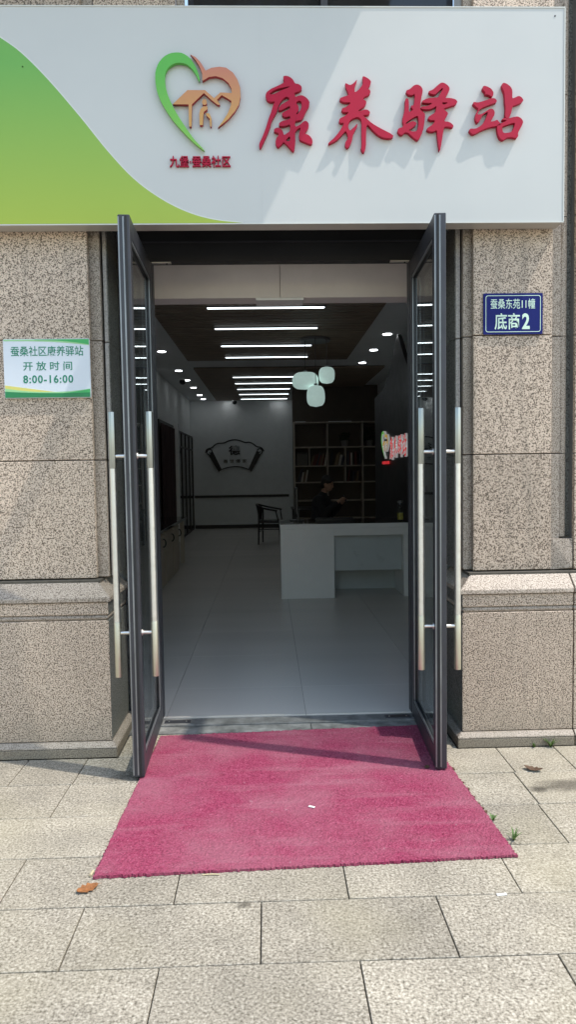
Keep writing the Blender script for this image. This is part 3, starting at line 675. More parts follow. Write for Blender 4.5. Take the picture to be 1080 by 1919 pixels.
def weed(x, y, z, h, n_, label, seed):
    rr = random.Random(seed); t = empty('weed', (x, y, z), label, 'weed', 'weeds in the paving joints')
    for i in range(n_):
        a = rr.uniform(0, 6.28); L = h * rr.uniform(.6, 1.1); ln = rr.uniform(.35, .95); wd = rr.uniform(.003, .006)
        vs = []; fs = []
        for k in range(5):
            q = k / 4; r_ = L * ln * q; zz = L * q * (1.25 - .7 * ln * q); ww = wd * (1 - q) ** .6
            c, s = math.cos(a), math.sin(a)
            vs += [(r_ * c - ww * s, r_ * s + ww * c, zz), (r_ * c + ww * s, r_ * s - ww * c, zz)]
        for k in range(4): fs.append((2 * k, 2 * k + 1, 2 * k + 3, 2 * k + 2))
        link('blade', pydata(vs, fs), 'weed', t, (0, 0, 0), False)
weed(.935, 2.64, 0, .05, 13, 'grass weed growing by the front right corner of the carpet', 1)
weed(1.445, 3.535, 0, .07, 14, 'larger green weed at the foot of the right pillar', 2)
weed(1.36, 3.54, 0, .035, 8, 'smaller green weed at the foot of the right pillar', 3)
weed(.905, 2.80, 0, .035, 7, 'dry little weed along the right carpet edge', 4)
for i in range(12):
    y = random.uniform(2.7, 3.5); f = (y - 2.52) / (3.872 - 2.52); x = .905 + (.832 - .905) * f
    tag(box('grit', x + .005, x + .005 + random.uniform(.006, .014), y, y + random.uniform(.006, .018), .0, random.uniform(.004, .008), 'brown_leaf', pave, .001))

# ------------------------------------------------------------------ interior shell
XL, XR, YB, YF, ZC = -1.93, 2.35, 17.85, 4.12, 3.24
fl = empty('floor', (0, 10, 0), kind='structure')
link('tile_bed', pydata([(XL, 4.064, .014), (XR, 4.064, .014), (XR, YB, .014), (XL, YB, .014)], [(0, 1, 2, 3)]), 'mortar', fl)
txs = [XL, -1.438, -.618, .202, 1.022, 1.842, XR]
tys = [4.064, 4.60]
while tys[-1] < YB: tys.append(min(tys[-1] + .82, YB))
for a, b2 in zip(txs[:-1], txs[1:]):
    for c, d2 in zip(tys[:-1], tys[1:]):
        box('floor_tile', a + .0012, b2 - .0012, c + .0008, d2 - .0008, .004, .020, 'floor_tile', fl)
tag(box('ceiling', XL - .1, XR + .1, YF, YB + .1, ZC, ZC + .12, 'int_ceiling'), kind='structure')
ws = tag(box('wall_left', XL - .12, XL, YF, YB, .0, ZC - .001, 'int_wall'), kind='structure')
tag(box('wall_right', XR, XR + .12, YF, YB, .0, ZC - .001, 'int_wall'), kind='structure')
wb = tag(box('wall_back', XL - .1, XR + .1, YB, YB + .12, .0, ZC - .001, 'int_wall'), kind='structure')
wf = empty('wall_front', (0, YF, 0), kind='structure')
box('wall_panel', XL, -.702, YF - .004, YF + .03, .021, ZC, 'int_wall', wf); box('wall_panel', .892, XR, YF - .004, YF + .03, .021, ZC, 'int_wall', wf)
box('wall_panel', -.701, .891, YF - .002, YF + .03, 2.70, ZC, 'int_wall', wf)
box('rail', XL + .01, .53, YB - .025, YB - .001, .80, .86, 'black_wood', wb); box('skirting', XL + .01, .53, YB - .02, YB - .001, .021, .11, 'black_wood', wb)
# bulkhead beam behind the door
bk = tag(empty('bulkhead', (.1, 5.2, 2.7)), kind='structure')
BKY = 4.45; BKZ = 1.45 + 1.257 * BKY / 5.2
box('beam_panel', XL, .0935, BKY, BKY + .16, BKZ, ZC - .001, 'bulkhead', bk, .002); box('beam_panel', .096, XR, BKY, BKY + .16, BKZ, ZC - .001, 'bulkhead', bk, .002)
box('access_panel', -.056, .242, BKY - .004, BKY + .16, BKZ - .015, BKZ - .001, 'white_lacquer', bk, .001)
# brown wall behind the bookcase
bw = tag(box('partition_wall', .54, XR - .001, 14.95, 15.05, .021, ZC - .001, 'brown_wall'), kind='structure')
# dropped slatted ceiling panels
def slat_panel(x0, x1, y0, y1, label):
    t = empty('slatted_ceiling_panel', ((x0 + x1) / 2, (y0 + y1) / 2, ZC), label, 'ceiling panel', 'slatted ceiling panels')
    box('backing', x0, x1, y0, y1, ZC - .012, ZC - .001, 'slat_back', t)
    y = y0
    while y + .11 <= y1:
        box('slat', x0 + .002, x1 - .002, y, y + .118, ZC - .034, ZC - .013, 'slat', t, .003); y += .145
slat_panel(-1.243, 1.292, 6.1, 11.32, 'dark brown slatted ceiling panel nearest the door')
slat_panel(-1.243, XR - .3, 12.2, 14.94, 'dark brown slatted ceiling panel farther into the room')
slat_panel(-1.243, .53, 15.0, 17.6, 'dark brown slatted ceiling panel next to the back wall')
ORD = ['first', 'second', 'third', 'fourth', 'fifth', 'sixth', 'seventh', 'eighth', 'ninth']
for i, y in enumerate((7.62, 8.71, 9.90, 10.88, 13.15, 14.08, 15.06, 16.06, 17.1)):
    t = empty('strip_light', (.01, y, ZC - .03), '%s white ceiling strip light counted from the door' % ORD[i], 'light', 'linear ceiling lights')
    x1 = .635 if i < 6 else .50
    box('housing', -.63, x1 + .015, y - .028, y + .028, ZC - .05, ZC - .0345, 'lamp_grey', t, .003)
    box('diffuser', -.615, x1, y - .021, y + .021, ZC - .058, ZC - .0505, 'led', t, .002)
DL = [(-1.535, 10.55, 'first ceiling downlight of the left row, nearest the door'), (-1.535, 12.53, 'second ceiling downlight of the left row'), (-1.54, 13.83, 'third ceiling downlight of the left row'),
      (-1.54, 15.05, 'fourth ceiling downlight of the left row'), (-1.55, 16.5, 'fifth ceiling downlight of the left row'), (-1.55, 17.4, 'last ceiling downlight of the left row by the back wall'),
      (1.612, 9.38, 'nearest ceiling downlight of the right row'), (1.612, 10.60, 'middle ceiling downlight of the right row'), (1.612, 11.84, 'farthest ceiling downlight of the right row'),
      (-.97, 17.66, 'ceiling downlight above the left end of the fan plaque'), (.30, 17.66, 'ceiling downlight at the back right of the plaque wall')]
for x, y, lb in DL:
    t = empty('downlight', (x, y, ZC), lb, 'light', 'recessed ceiling downlights')
    cyl('trim_ring', (x, y, ZC - .008), (x, y, ZC), .075, 'white_lacquer', t, 24); cyl('lens', (x, y, ZC - .0125), (x, y, ZC - .0085), .058, 'downlight', t, 24)
for x, y, lb in ((-1.60, 13.6, 'black dome camera on the ceiling beside the left downlights'), (-.80, 17.7, 'black dome camera on the ceiling near the back wall')):
    t = empty('dome_camera', (x, y, ZC), lb, 'camera', 'ceiling cameras')
    cyl('mount', (x, y, ZC - .05), (x, y, ZC), .055, 'white_lacquer', t, 18)
    bm = bmesh.new(); bmesh.ops.create_uvsphere(bm, u_segments=18, v_segments=10, radius=.06); me = bpy.data.meshes.new('s'); bm.to_mesh(me); bm.free()
    link('dome', smooth(me), 'black_plastic', t, (x, y, ZC - .06))

# pendant lamp
PD = empty('pendant_lamp', (.66, 9.5, ZC), 'cluster pendant lamp with three pale glass pebble shades over the desk', 'lamp')
cyl('canopy', (.66, 9.5, ZC - .075), (.66, 9.5, ZC - .036), .205, 'lamp_grey', PD, 40, bev=.004)
def lathe(name, prof, mat, parent, loc, seg=32, world=True):
    vs = []; fs = []
    for r_, z in prof:
        for i in range(seg): a = i / seg * 6.2832; vs.append((r_ * math.cos(a), r_ * math.sin(a), z))
    for j in range(len(prof) - 1):
        for i in range(seg): a = j * seg + i; b2 = j * seg + (i + 1) % seg; fs.append((a, b2, b2 + seg, a + seg))
    return link(name, smooth(pydata(vs, fs), 60), mat, parent, loc, world)
def superell(rx, h, k=2.6, top=.9):
    out = []
    for i in range(17):
        t = -1 + 2 * i / 16; r_ = rx * max(0, 1 - abs(t) ** k) ** (1 / k); r_ *= (1 + (top - 1) * (t + 1) / 2); out.append((max(r_, .001), t * h / 2))
    return out
for (x, y, z, rx, h, top) in ((.52, 9.42, 2.64, .182, .235, .92), (.80, 9.35, 2.70, .102, .225, 1.05), (.645, 9.25, 2.42, .124, .285, .92)):
    s = lathe('shade', superell(rx, h, 2.7, top), 'opal', PD, (x, y, z))
    cyl('cord', (x, y, z + h / 2 - .01), (x, y, ZC - .07), .004, 'black_plastic', PD, 8)
    cyl('cap', (x, y, z + h / 2 - .012), (x, y, z + h / 2 + .018), .022, 'lamp_grey', s, 12)

# reception desk
K = empty('reception_desk', (.85, 8.1, .02), 'white lacquered reception desk with open kneehole facing the door', 'desk')
box('pedestal', .130, .728, 7.79, 8.48, .021, .80, 'white_lacquer', K, .003); box('apron', .7285, 1.562, 7.792, 7.82, .722, .80, 'white_lacquer', K, .002)
box('end_panel', 1.512, 1.562, 7.821, 8.48, .021, .721, 'white_lacquer', K, .002); box('modesty_panel', .730, 1.510, 7.95, 7.97, .306, .72, 'panel_grey', K, .002)
box('back_panel', .730, 1.510, 8.40, 8.42, .021, .60, 'panel_grey', K, .002)
box('top', .126, 1.566, 7.786, 8.49, .8005, .855, 'white_lacquer', K, .003); box('glass_top', .130, 1.562, 7.80, 8.486, .8555, .864, 'black_glass', K, .001)
mo = empty('computer_monitor', (.33, 8.3, .864), 'black monitor turned edge-on at the left end of the desk', 'monitor')
box('screen', .315, .345, 8.12, 8.47, .94, 1.25, 'black_plastic', mo, .006); box('stand', .335, .365, 8.26, 8.32, .868, 1.0, 'black_plastic', mo, .004); box('foot', .25, .42, 8.2, 8.40, .8645, .872, 'black_plastic', mo, .003)
kb = empty('keyboard', (.78, 8.2, .865), 'low black keyboard lying on the desk top', 'keyboard'); box('body', .55, 1.0, 8.14, 8.28, .8645, .885, 'black_plastic', kb, .004); box('keys', .56, .99, 8.15, 8.27, .885, .893, 'door_dark', kb, .002)
bt = empty('bottle', (1.50, 7.95, .864), 'small bottle with yellow label standing on the right end of the desk', 'bottle')
lathe('glass', [(.001, 0), (.032, .002), (.034, .01), (.034, .10), (.02, .125), (.015, .15), (.015, .165), (.001, .166)], 'clear_glass', bt, (1.50, 7.95, .8645)); cyl('label', (1.50, 7.95, .88), (1.50, 7.95, .955), .0348, 'yellow_label', bt, 20); cyl('cap', (1.50, 7.95, 1.025), (1.50, 7.95, 1.045), .017, 'black_plastic', bt, 14)
bc = empty('glass_jar', (1.545, 8.10, .864), 'tall clear jar behind the yellow bottle on the desk', 'jar')
lathe('glass', [(.001, 0), (.035, .002), (.036, .17), (.03, .19), (.03, .2)], 'clear_glass', bc, (1.525, 8.10, .8645)); cyl('lid', (1.525, 8.10, 1.062), (1.525, 8.10, 1.085), .034, 'lamp_grey', bc, 16)

# black mountain-shaped partition board with logo
V = empty('feature_board', (1.7, 9.3, .02), 'tall black hill-shaped partition board with a red and green logo inside the shop', 'partition')
out = [(11.1, .021), (11.1, 2.56), (10.7, 2.585), (10.3, 2.615), (10.0, 2.69), (9.7, 2.83), (9.4, 3.03), (9.22, 3.16), (9.15, 3.185), (9.07, 3.14), (8.9, 3.0), (8.7, 2.83), (8.44, 2.65), (8.2, 2.52), (7.9, 2.42), (7.6, 2.38), (7.6, 1.0), (8.51, 1.0), (8.51, .021)]
me = plate([([(-y, z) for y, z in out], [])], .05)   # local x = -Y, facing -X after the turn
o = link('board', me, 'black_board', V, (1.70, 0, 0)); o.rotation_euler.z = -math.pi / 2
def on_board(name, groups, mat, y0, y1, z0, z1, xa, xb, za, zb, depth=.03, side='paper'):
    G = []
    f = lambda p: (-(y0 + (p[0] - xa) / (xb - xa) * (y1 - y0)), z0 + (p[1] - za) / (zb - za) * (z1 - z0))
    for o_, hs in groups: G.append(([f(p) for p in o_], [[f(p) for p in h] for h in hs]))
    ob = link(name, plate(G, depth), mat, V, (1.70 - depth - .002, 0, 0)); ob.rotation_euler.z = -math.pi / 2
    ob.data.materials.append(MATS[side])
    for p in ob.data.polygons:
        if abs(p.normal.y) < .5: p.material_index = 1
    return ob
plain('board_red', (0.55, 0.02, 0.03), 0.4, emis=(1.0, 0.05, 0.06), estr=0.22); plain('board_green', (0.12, 0.5, 0.08), 0.4, emis=(0.25, 0.9, 0.15), estr=0.15); plain('board_orange', (0.7, 0.42, 0.06), 0.4, emis=(1, .6, .1), estr=0.15)  # faint glow added to logo, letters and their sides so they aren't dim
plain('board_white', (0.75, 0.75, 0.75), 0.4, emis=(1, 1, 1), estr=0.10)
allx = [p[0] for p in amap(LA, lg + lo)]; allz = [p[1] for p in amap(LA, lg + lo)]
for nm, pl_, mt in (('logo_green_heart', [lg], 'board_green'), ('logo_orange_house', [lo, ], 'board_orange'), ('logo_figure', [hd, bd, cn], 'board_orange')):
    on_board(nm, [(amap(LA, p), []) for p in pl_], mt, 10.30, 9.72, 1.60, 2.0, min(allx), max(allx), min(allz), max(allz), side='board_white')
yy = 9.60
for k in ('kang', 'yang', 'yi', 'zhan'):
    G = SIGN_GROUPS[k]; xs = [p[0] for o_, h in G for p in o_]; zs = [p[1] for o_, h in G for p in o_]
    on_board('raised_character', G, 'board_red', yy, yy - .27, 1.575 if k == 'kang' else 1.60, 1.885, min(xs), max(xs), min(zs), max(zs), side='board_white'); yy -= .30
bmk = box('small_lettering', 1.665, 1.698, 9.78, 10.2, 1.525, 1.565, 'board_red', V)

# bookcase
BC = empty('bookcase', (1.4, 14.75, .02), 'tall pale wooden bookcase with open compartments against the brown wall', 'bookcase')
for x in (.56, 1.25, 1.98, 2.31): box('upright', x - .012, x + .012, 14.6, 14.94, .021, 2.46, 'shelf_wood', BC)
for z in (.45, .82, 1.20, 1.54, 1.93, 2.44):
    for a, b2 in ((.573, 1.237), (1.263, 1.967), (1.993, 2.297)): box('shelf', a, b2, 14.601, 14.939, z - .012, z + .012, 'shelf_wood', BC)
for (x, z0, z1) in ((.87, 1.553, 1.917), (1.62, 1.553, 1.917), (1.62, 1.213, 1.527)): box('divider', x - .01, x + .01, 14.602, 14.938, z0, z1, 'shelf_wood', BC)
box('pale_edge', .58, .80, 14.585, 14.599, 2.445, 2.46, 'white_lacquer', BC); box('pale_edge', 1.27, 1.75, 14.585, 14.599, 2.445, 2.46, 'white_lacquer', BC)  # white strips along parts of the top shelf's front
bmats = ['book_dark', 'book_pale', 'book_red', 'book_tan']
def books(x0, x1, z, n_, lean, grp, seed, where):
    rr = random.Random(seed); x = x0; cnt = {}
    for i in range(n_):
        t_ = rr.uniform(.022, .042); h = rr.uniform(.20, .29)
        if x + t_ > x1: break
        m_ = rr.choice(bmats)
        cnt[m_] = cnt.get(m_, -1) + 1
        o = empty('book', (x, 14.72, z), '%s %s book from the left in the %s' % (ORD[cnt[m_]], {'book_dark': 'black', 'book_pale': 'pale', 'book_red': 'dark red', 'book_tan': 'tan'}[m_], where), 'book', grp + ' ' + m_.split('_')[1])
        box('cover', 0, t_, -.09, .09, 0, h, m_, o, .002, False); box('pages', .003, t_ - .003, -.086, .092, h - .001, h + .0005, 'paper', o, 0, False)
        o.rotation_euler.y = lean * rr.uniform(.5, 1.3) if lean else 0
        o.location.z += .002; x += t_ + (.012 if lean else .003) + rr.choice([0, 0, 0, .05])
books(1.30, 1.60, 1.552, 9, .22, 'books in the middle compartment', 1, 'middle compartment of the bookcase')
books(1.66, 1.95, 1.552, 9, .0, 'books in the right compartment', 2, 'right compartment of the bookcase')
books(1.66, 1.92, 1.212, 6, .12, 'books on the lower right shelf', 3, 'lower right shelf of the bookcase')
books(.90, 1.22, 1.552, 8, .25, 'books beside the dark box', 4, 'compartment beside the dark storage box')
books(.60, .85, 1.212, 5, .3, 'books on the lower left shelf', 5, 'lower left shelf of the bookcase')
sb = empty('storage_box', (.72, 14.75, 1.552), 'black storage box on the left of the bookcase', 'box'); box('body', .60, .84, 14.63, 14.9, 1.5525, 1.80, 'black_plastic', sb, .006); box('lid', .595, .845, 14.625, 14.905, 1.8005, 1.83, 'black_board', sb, .004)
def leafy(name, x, y, z, h, spread, n_, label, seed):
    rr = random.Random(seed); t = empty(name, (x, y, z), label, 'plant')
    lathe('pot', [(.001, 0), (.06, .001), (.08, .12), (.075, .122), (.07, .10), (.001, .10)], 'pot', t, (x, y, z), 16)
    vs = []; fs = []
    for i in range(n_):
        a = rr.uniform(0, 6.28); r_ = spread * math.sqrt(rr.random()); zz = .12 + rr.random() * h; s = rr.uniform(.03, .055)
        c = Vector((r_ * math.cos(a), r_ * math.sin(a), zz)); d1 = Vector((rr.gauss(0, 1), rr.gauss(0, 1), rr.gauss(0, .6))).normalized(); d2 = d1.orthogonal().normalized()
        k = len(vs); vs += [c - d1 * s, c + d2 * s * .45, c + d1 * s, c - d2 * s * .45]; fs.append((k, k + 1, k + 2, k + 3))
    link('foliage', pydata(vs, fs), 'plant_dark', t, (x, y, z)); cyl('stem', (x, y, z + .1), (x, y, z + .12 + h * .6), .006, 'dark_wood', t, 6)
leafy('potted_plant', 2.14, 14.75, 1.943, .26, .14, 110, 'dark potted plant on the upper right shelf of the bookcase', 1)
leafy('potted_plant', 1.62, 14.75, 1.943, .16, .11, 70, 'small potted plant on the middle shelf of the bookcase', 2)

# wall plaque shaped like an open fan scroll
FN = empty('fan_scroll_plaque', (-.88, YB, 1.42), 'black outlined fan-shaped scroll plaque with characters on the back wall', 'plaque')
FS = 1.385 / 1000.0
def fp(u, v): return (-1.625 + u * FS * 1.10, 2.25 + (45 - v) * FS * 1.10)
topc = [(45,255),(50,215),(80,185),(150,175),(200,120),(260,95),(350,100),(420,60),(520,40),(610,55),(700,95),(770,85),(830,110),(890,165),(950,170),(990,200),(1005,240)]
botc = [(300,530),(380,500),(520,482),(650,495),(760,540)]
fill = [fp(*p) for p in topc] + [fp(*p) for p in [(960, 290), (850, 520), (790, 560)]] + [fp(*p) for p in botc[::-1]] + [fp(*p) for p in [(260, 560), (100, 300)]]
link('face', plate([(fill, [])], .02), 'int_wall', FN, (0, YB - .022, 0))
def stroke(name, pts, r, kind='NURBS'):
    tube(name, [(*(fp(*p)[:1]), 0, fp(*p)[1]) for p in pts], r, 'black_wood', FN, loc=(0, YB - .022, 0), kind=kind)
stroke('outline', topc, .017); stroke('outline', botc, .013)
for s in (0, 1):
    f = (lambda p: p) if s == 0 else (lambda p: (1050 - p[0], p[1]))
    rollp = [f(p) for p in [(95, 300), (165, 235), (305, 530), (255, 572)]]
    link('scroll_roll', plate([([fp(*p) for p in rollp], [])], .05), 'black_wood', FN, (0, YB - .052, 0))
    sp = [(118 + (62 - 5.5 * i * .62) * math.cos(.9 + i * .62), 235 + (62 - 5.5 * i * .62) * math.sin(.9 + i * .62)) for i in range(14)]
    stroke('scroll_curl', [f(p) for p in sp], .014)
a0, a1 = fp(425, 295), fp(612, 140)
link('lettering', textmesh('德', a0[0], a1[0], a0[1], a1[1], .02, .02), 'black_wood', FN, (0, YB - .042, 0))
a0, a1 = fp(335, 425), fp(720, 365)
link('lettering', textmesh('善 世 傳 家', a0[0], a1[0], a0[1], a1[1], .015, .0), 'dark_wood', FN, (0, YB - .037, 0))

# left side: curtained window, white post, dark glazed cabinet, counter
CW = empty('curtained_window', (XL, 13.4, .55), 'dark curtained window in the left wall of the shop', 'window')
box('frame', XL, XL + .03, 12.5, 14.42, .50, 2.40, 'black_wood', CW); 
n_ = 60; vs = []; fs = []
for i in range(n_ + 1):
    y = 12.58 + 1.76 * i / n_; x = XL + .055 + .018 * math.sin(i * 1.15) + .008 * math.sin(i * .37)
    vs += [(x, y, .56), (x, y, 2.33)]
for i in range(n_): fs.append((2 * i, 2 * i + 2, 2 * i + 3, 2 * i + 1))
o = link('curtain', pydata(vs, fs), 'curtain', CW); o.modifiers.new('t', 'SOLIDIFY').thickness = .004
GC = empty('glazed_cabinet', (XL, 16.2, .02), 'tall black-framed glass cabinet along the left wall near the back', 'cabinet')
box('carcass', XL + .001, XL + .04, 14.75, 17.7, .021, 2.34, 'black_wood', GC)
for y in (14.77, 15.5, 16.23, 16.96, 17.68): box('frame_bar', XL + .041, XL + .07, y - .018, y + .018, .021, 2.34, 'black_wood', GC)
for z in (2.0, 2.32, .04): box('frame_bar', XL + .041, XL + .066, 14.79, 17.66, z - .018, z + .018, 'black_wood', GC)
for y in (14.79, 15.52, 16.25, 16.98): box('glass_pane', XL + .045, XL + .052, y, y + .69, .06, 2.3, 'window_glass', GC)
box('white_post', XL, XL + .10, 14.47, 14.72, .021, 2.45, 'white_lacquer', GC)
box('white_edge', XL + .04, XL + .075, 17.72, 17.80, .021, 2.34, 'white_lacquer', GC)
CN = empty('side_counter', (-1.6, 9.5, .02), 'beige side counter with dark handles along the left wall', 'counter')
box('carcass', XL + .001, -1.33, 7.2, 10.35, .021, .71, 'beige_cabinet', CN, .004); box('top', XL + .001, -1.30, 7.1, 11.2, .7105, .75, 'black_glass', CN, .004)
box('leg', -1.40, -1.34, 11.1, 11.16, .021, .71, 'beige_cabinet', CN)
for i, y in enumerate((8.6, 9.35, 10.1)):
    dr = box('cupboard_door', -1.3295, -1.315, y - .36, y + .22, .06, .68, 'beige_cabinet', CN, .003)
    tube('handle', [(0, 0, .05), (.035, 0, .045), (.035, 0, -.045), (0, 0, -.05)], .008, 'black_plastic', dr, loc=(-1.312, y + .12, .58))

# chairs (bent-wood armchairs with a round top rail)
def armchair(x, y, rz, label, seatmat, railmat):
    t = empty('armchair', (x, y, .02), label, 'chair', 'bentwood armchairs'); t.rotation_euler.z = rz
    k = dict(parent=t, world=False)
    vs = rrect(-.25, .25, -.24, .22, .06, 4)
    o = link('seat', plate([(vs, [])], .035), seatmat, t, (0, 0, .46), False); o.rotation_euler.x = R(-90)
    for (lx, ly, h) in ((-.22, -.20, .46), (.22, -.20, .46), (-.22, .20, .70), (.22, .20, .70)):
        cyl('leg', (lx * 1.05, ly * 1.08, 0), (lx, ly, h), .016, railmat, seg=10, r1=.019, **k)
    pts = [(-.29, -.17, .66), (-.30, 0, .69), (-.25, .18, .73), (-.12, .27, .77), (0, .29, .78), (.12, .27, .77), (.25, .18, .73), (.30, 0, .69), (.29, -.17, .66)]
    tube('top_rail', pts, .018, railmat, **k)
    for lx in (-.22, .22): cyl('arm_post', (lx, -.18, .46), (lx * 1.3, -.14, .665), .013, railmat, seg=8, **k)
    vs = []; fs = []
    for i in range(9):
        a = -1 + i / 4; xx_ = .17 * a; yb = .285 - .10 * a * a * .8
        vs += [(xx_ * .85, .215, .47), (xx_, yb, .765)]
    for i in range(8): fs.append((2 * i, 2 * i + 2, 2 * i + 3, 2 * i + 1))
    o = link('backrest', pydata(vs, fs), seatmat, t, (0, 0, 0), False); o.modifiers.new('t', 'SOLIDIFY').thickness = .012
    for a, b2 in (((-.22, -.2, .25), (.22, -.2, .25)), ((-.22, .2, .25), (.22, .2, .25)), ((-.22, -.2, .30), (-.22, .2, .30)), ((.22, -.2, .30), (.22, .2, .30))): cyl('stretcher', a, b2, .009, railmat, seg=8, **k)
armchair(1.27, 9.6, math.pi, 'woven-back armchair with dark rail drawn up behind the desk', 'rattan', 'dark_wood')
armchair(.05, 13.9, R(80), 'black wooden armchair standing left of the desk farther back', 'black_wood', 'black_wood')
tb = empty('tea_table', (.75, 13.6, .02), 'low dark table beside the black wooden armchair', 'table')
box('top', .45, 1.25, 13.2, 14.1, .70, .735, 'black_wood', tb, .004)
for x in (.50, 1.2):
    for y in (13.25, 14.05): box('leg', x - .025, x + .025, y - .025, y + .025, .021, .70, 'black_wood', tb)

# seated person behind the desk
PE = empty('person', (.86, 11.5, .02), 'person in dark jacket sitting behind the desk looking at a phone', 'person'); PE.rotation_euler.z = R(-25)
# local frame: faces +X, sits at z 0.47
SPH_V, SPH_F = [], []
for j in range(9):
    for i in range(12):
        th_ = math.pi * (j + .5) / 9; SPH_V.append(Vector((math.sin(th_) * math.cos(i * math.pi / 6), math.sin(th_) * math.sin(i * math.pi / 6), math.cos(th_))))
for j in range(8):
    for i in range(12): SPH_F.append((j * 12 + i, (j + 1) * 12 + i, (j + 1) * 12 + (i + 1) % 12, j * 12 + (i + 1) % 12))
SPH_F.append(tuple(range(12))); SPH_F.append(tuple(range(107, 95, -1)))
class Clay:
    def __init__(self): self.v = []; self.f = []
    def to_mesh(self, me): me.from_pydata(self.v, [], self.f); me.update()
    def free(self): pass
def blob(bm, c, r, rot_y=0.0, pivot=(0, 0, 0)):
    m = Matrix.Translation(pivot) @ Matrix.Rotation(rot_y, 4, 'Y') @ Matrix.Translation(Vector(c) - Vector(pivot)) @ Matrix.Diagonal((*r, 1))
    k = len(bm.v); bm.v += [tuple(m @ v) for v in SPH_V]; bm.f += [tuple(q + k for q in f) for f in SPH_F]
def capsule(bm, p0, p1, r0, r1):
    p0, p1 = Vector(p0), Vector(p1); n_ = max(3, int((p1 - p0).length / (min(r0, r1) * .5)))
    for i in range(n_ + 1):
        t_ = i / n_; blob(bm, p0.lerp(p1, t_), (r0 + (r1 - r0) * t_,) * 3)
def fuse(name, bm, mat, parent, voxel, smooth_it=4):
    me = bpy.data.meshes.new(name); bm.to_mesh(me); bm.free(); me.materials.append(MATS[mat])
    o = bpy.data.objects.new(name, me); COL.objects.link(o)
    rm = o.modifiers.new('r', 'REMESH'); rm.mode = 'VOXEL'; rm.voxel_size = voxel
    sm = o.modifiers.new('s', 'SMOOTH'); sm.iterations = smooth_it; sm.factor = .5
    dg = bpy.context.evaluated_depsgraph_get(); m2 = bpy.data.meshes.new_from_object(o.evaluated_get(dg)); bpy.data.objects.remove(o)
    m2.materials.clear(); m2.materials.append(MATS[mat])
    return link(name, smooth(m2, 180), None, parent, (0, 0, 0), False)
TILT = R(16); PV = (.07, 0, 1.10)
ARM = {1: ((.02, .17, .95), (.13, .24, .72), (.33, .11, .90), (.37, .075, .935)), -1: ((.02, -.17, .95), (.14, -.23, .73), (.33, -.10, .92), (.37, -.06, .955))}
bm = Clay()
capsule(bm, (0, 0, .56), (.02, 0, .90), .13, .13); capsule(bm, (.02, -.11, .93), (.02, .11, .93), .075, .075)
capsule(bm, (.03, 0, .98), (.075, 0, 1.12), .056, .052)
blob(bm, (.085, 0, 1.235), (.098, .077, .105), TILT, PV); blob(bm, (.125, 0, 1.165), (.060, .054, .062), TILT, PV); blob(bm, (.15, 0, 1.20), (.042, .055, .055), TILT, PV)
blob(bm, (.190, 0, 1.195), (.022, .013, .014), TILT, PV); blob(bm, (.183, 0, 1.215), (.012, .010, .022), TILT, PV); blob(bm, (.181, 0, 1.158), (.010, .024, .009), TILT, PV)
for s_ in (1, -1):
    blob(bm, (.085, .078 * s_, 1.205), (.022, .010, .030), TILT, PV)
    sh, el, wr, pa = ARM[s_]
    capsule(bm, sh, el, .055, .043); capsule(bm, el, wr, .042, .030); capsule(bm, wr, pa, .026, .024)
    for i in range(4):
        q = Vector(pa) + Vector((.012, 0, -.020 + i * .015)); k1 = q + Vector((.030 + .004 * (i in (1, 2)), -.004 * s_, .006)); k2 = k1 + Vector((.012, -.020 * s_, .002)); k3 = k2 + Vector((-.004, -.016 * s_, 0))
        for u_, v_ in ((q, k1), (k1, k2), (k2, k3)): capsule(bm, u_, v_, .0085, .0078)
    q = Vector(pa) + Vector((.0, -.014 * s_, .018)); capsule(bm, q, q + Vector((.028, -.012 * s_, .026)), .0095, .0085)
    capsule(bm, (.05, .09 * s_, .52), (.43, .11 * s_, .53), .085, .062); capsule(bm, (.43, .11 * s_, .53), (.45, .11 * s_, .10), .058, .040); capsule(bm, (.44, .11 * s_, .05), (.56, .12 * s_, .035), .036, .030)
fuse('body', bm, 'skin', PE, .009, 3)
bm = Clay()
capsule(bm, (-.01, 0, .52), (.01, 0, .88), .175, .165); capsule(bm, (.01, -.12, .93), (.01, .12, .93), .105, .105); capsule(bm, (.03, 0, .98), (.045, 0, 1.035), .085, .072)
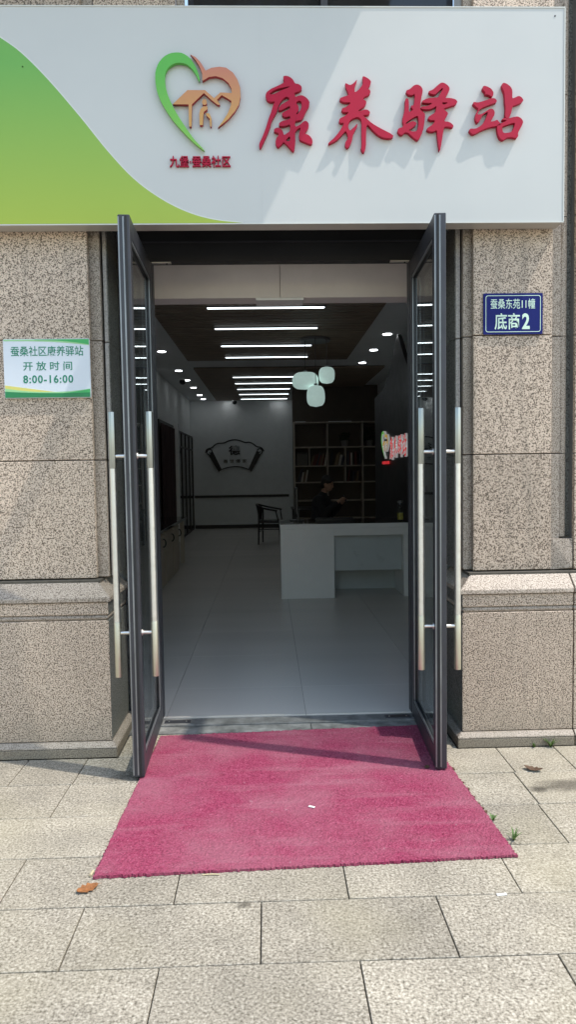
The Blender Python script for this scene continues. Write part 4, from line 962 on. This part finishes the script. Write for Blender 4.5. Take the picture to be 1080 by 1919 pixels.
for s_ in (1, -1):
    sh, el, wr, pa = ARM[s_]; capsule(bm, sh, el, .080, .064); capsule(bm, el, Vector(el).lerp(Vector(wr), .88), .062, .043)
fuse('jacket', bm, 'jacket', PE, .014, 5)
bm = Clay()
capsule(bm, (-.02, -.06, .51), (-.02, .06, .51), .155, .155)
for s_ in (1, -1):
    capsule(bm, (.05, .09 * s_, .53), (.43, .11 * s_, .535), .112, .080); capsule(bm, (.43, .11 * s_, .535), (.45, .11 * s_, .14), .076, .060)
    sm_ = Clay(); capsule(sm_, (.435, .11 * s_, .050), (.57, .12 * s_, .040), .048, .038); capsule(sm_, (.44, .11 * s_, .05), (.445, .11 * s_, .10), .048, .05); fuse('shoe', sm_, 'black_plastic', PE, .012, 3)
fuse('trousers', bm, 'jacket', PE, .014, 5)
bm = Clay(); blob(bm, (.068, 0, 1.262), (.105, .089, .098), TILT, PV); blob(bm, (.035, 0, 1.20), (.062, .083, .085), TILT, PV)
for i in range(7): blob(bm, (.135, -.06 + i * .02, 1.312 - .012 * abs(i - 3)), (.035, .022, .022), TILT, PV)
fuse('hair', bm, 'hair', PE, .010, 2)
for s_ in (1, -1):
    bm = Clay(); blob(bm, (.176, .030 * s_, 1.228), (.007, .013, .006), TILT, PV); me = bpy.data.meshes.new('e'); bm.to_mesh(me); bm.free(); link('eye', smooth(me), 'hair', PE, (0, 0, 0), False)
PHL = Matrix.Rotation(R(-25), 3, 'Z') @ Vector((.418, .006, .962))
ph = link('mobile_phone', boxmesh(.010, .075, .150, 'black_plastic', .003), None, None, (.86 + PHL.x, 11.5 + PHL.y, .02 + PHL.z)); tag(ph, 'dark mobile phone held in the hands of the seated person', 'phone')
ph.rotation_euler = (0, R(-25), R(-25))
st = empty('stool', (.84, 11.52, .02), 'dark padded stool under the seated person', 'stool'); cyl('seat', (.84, 11.52, .40), (.84, 11.52, .47), .21, 'black_plastic', st, 24, bev=.01); cyl('column', (.84, 11.52, .03), (.84, 11.52, .40), .03, 'black_plastic', st, 12); cyl('foot', (.84, 11.52, .021), (.84, 11.52, .04), .22, 'black_plastic', st, 24)
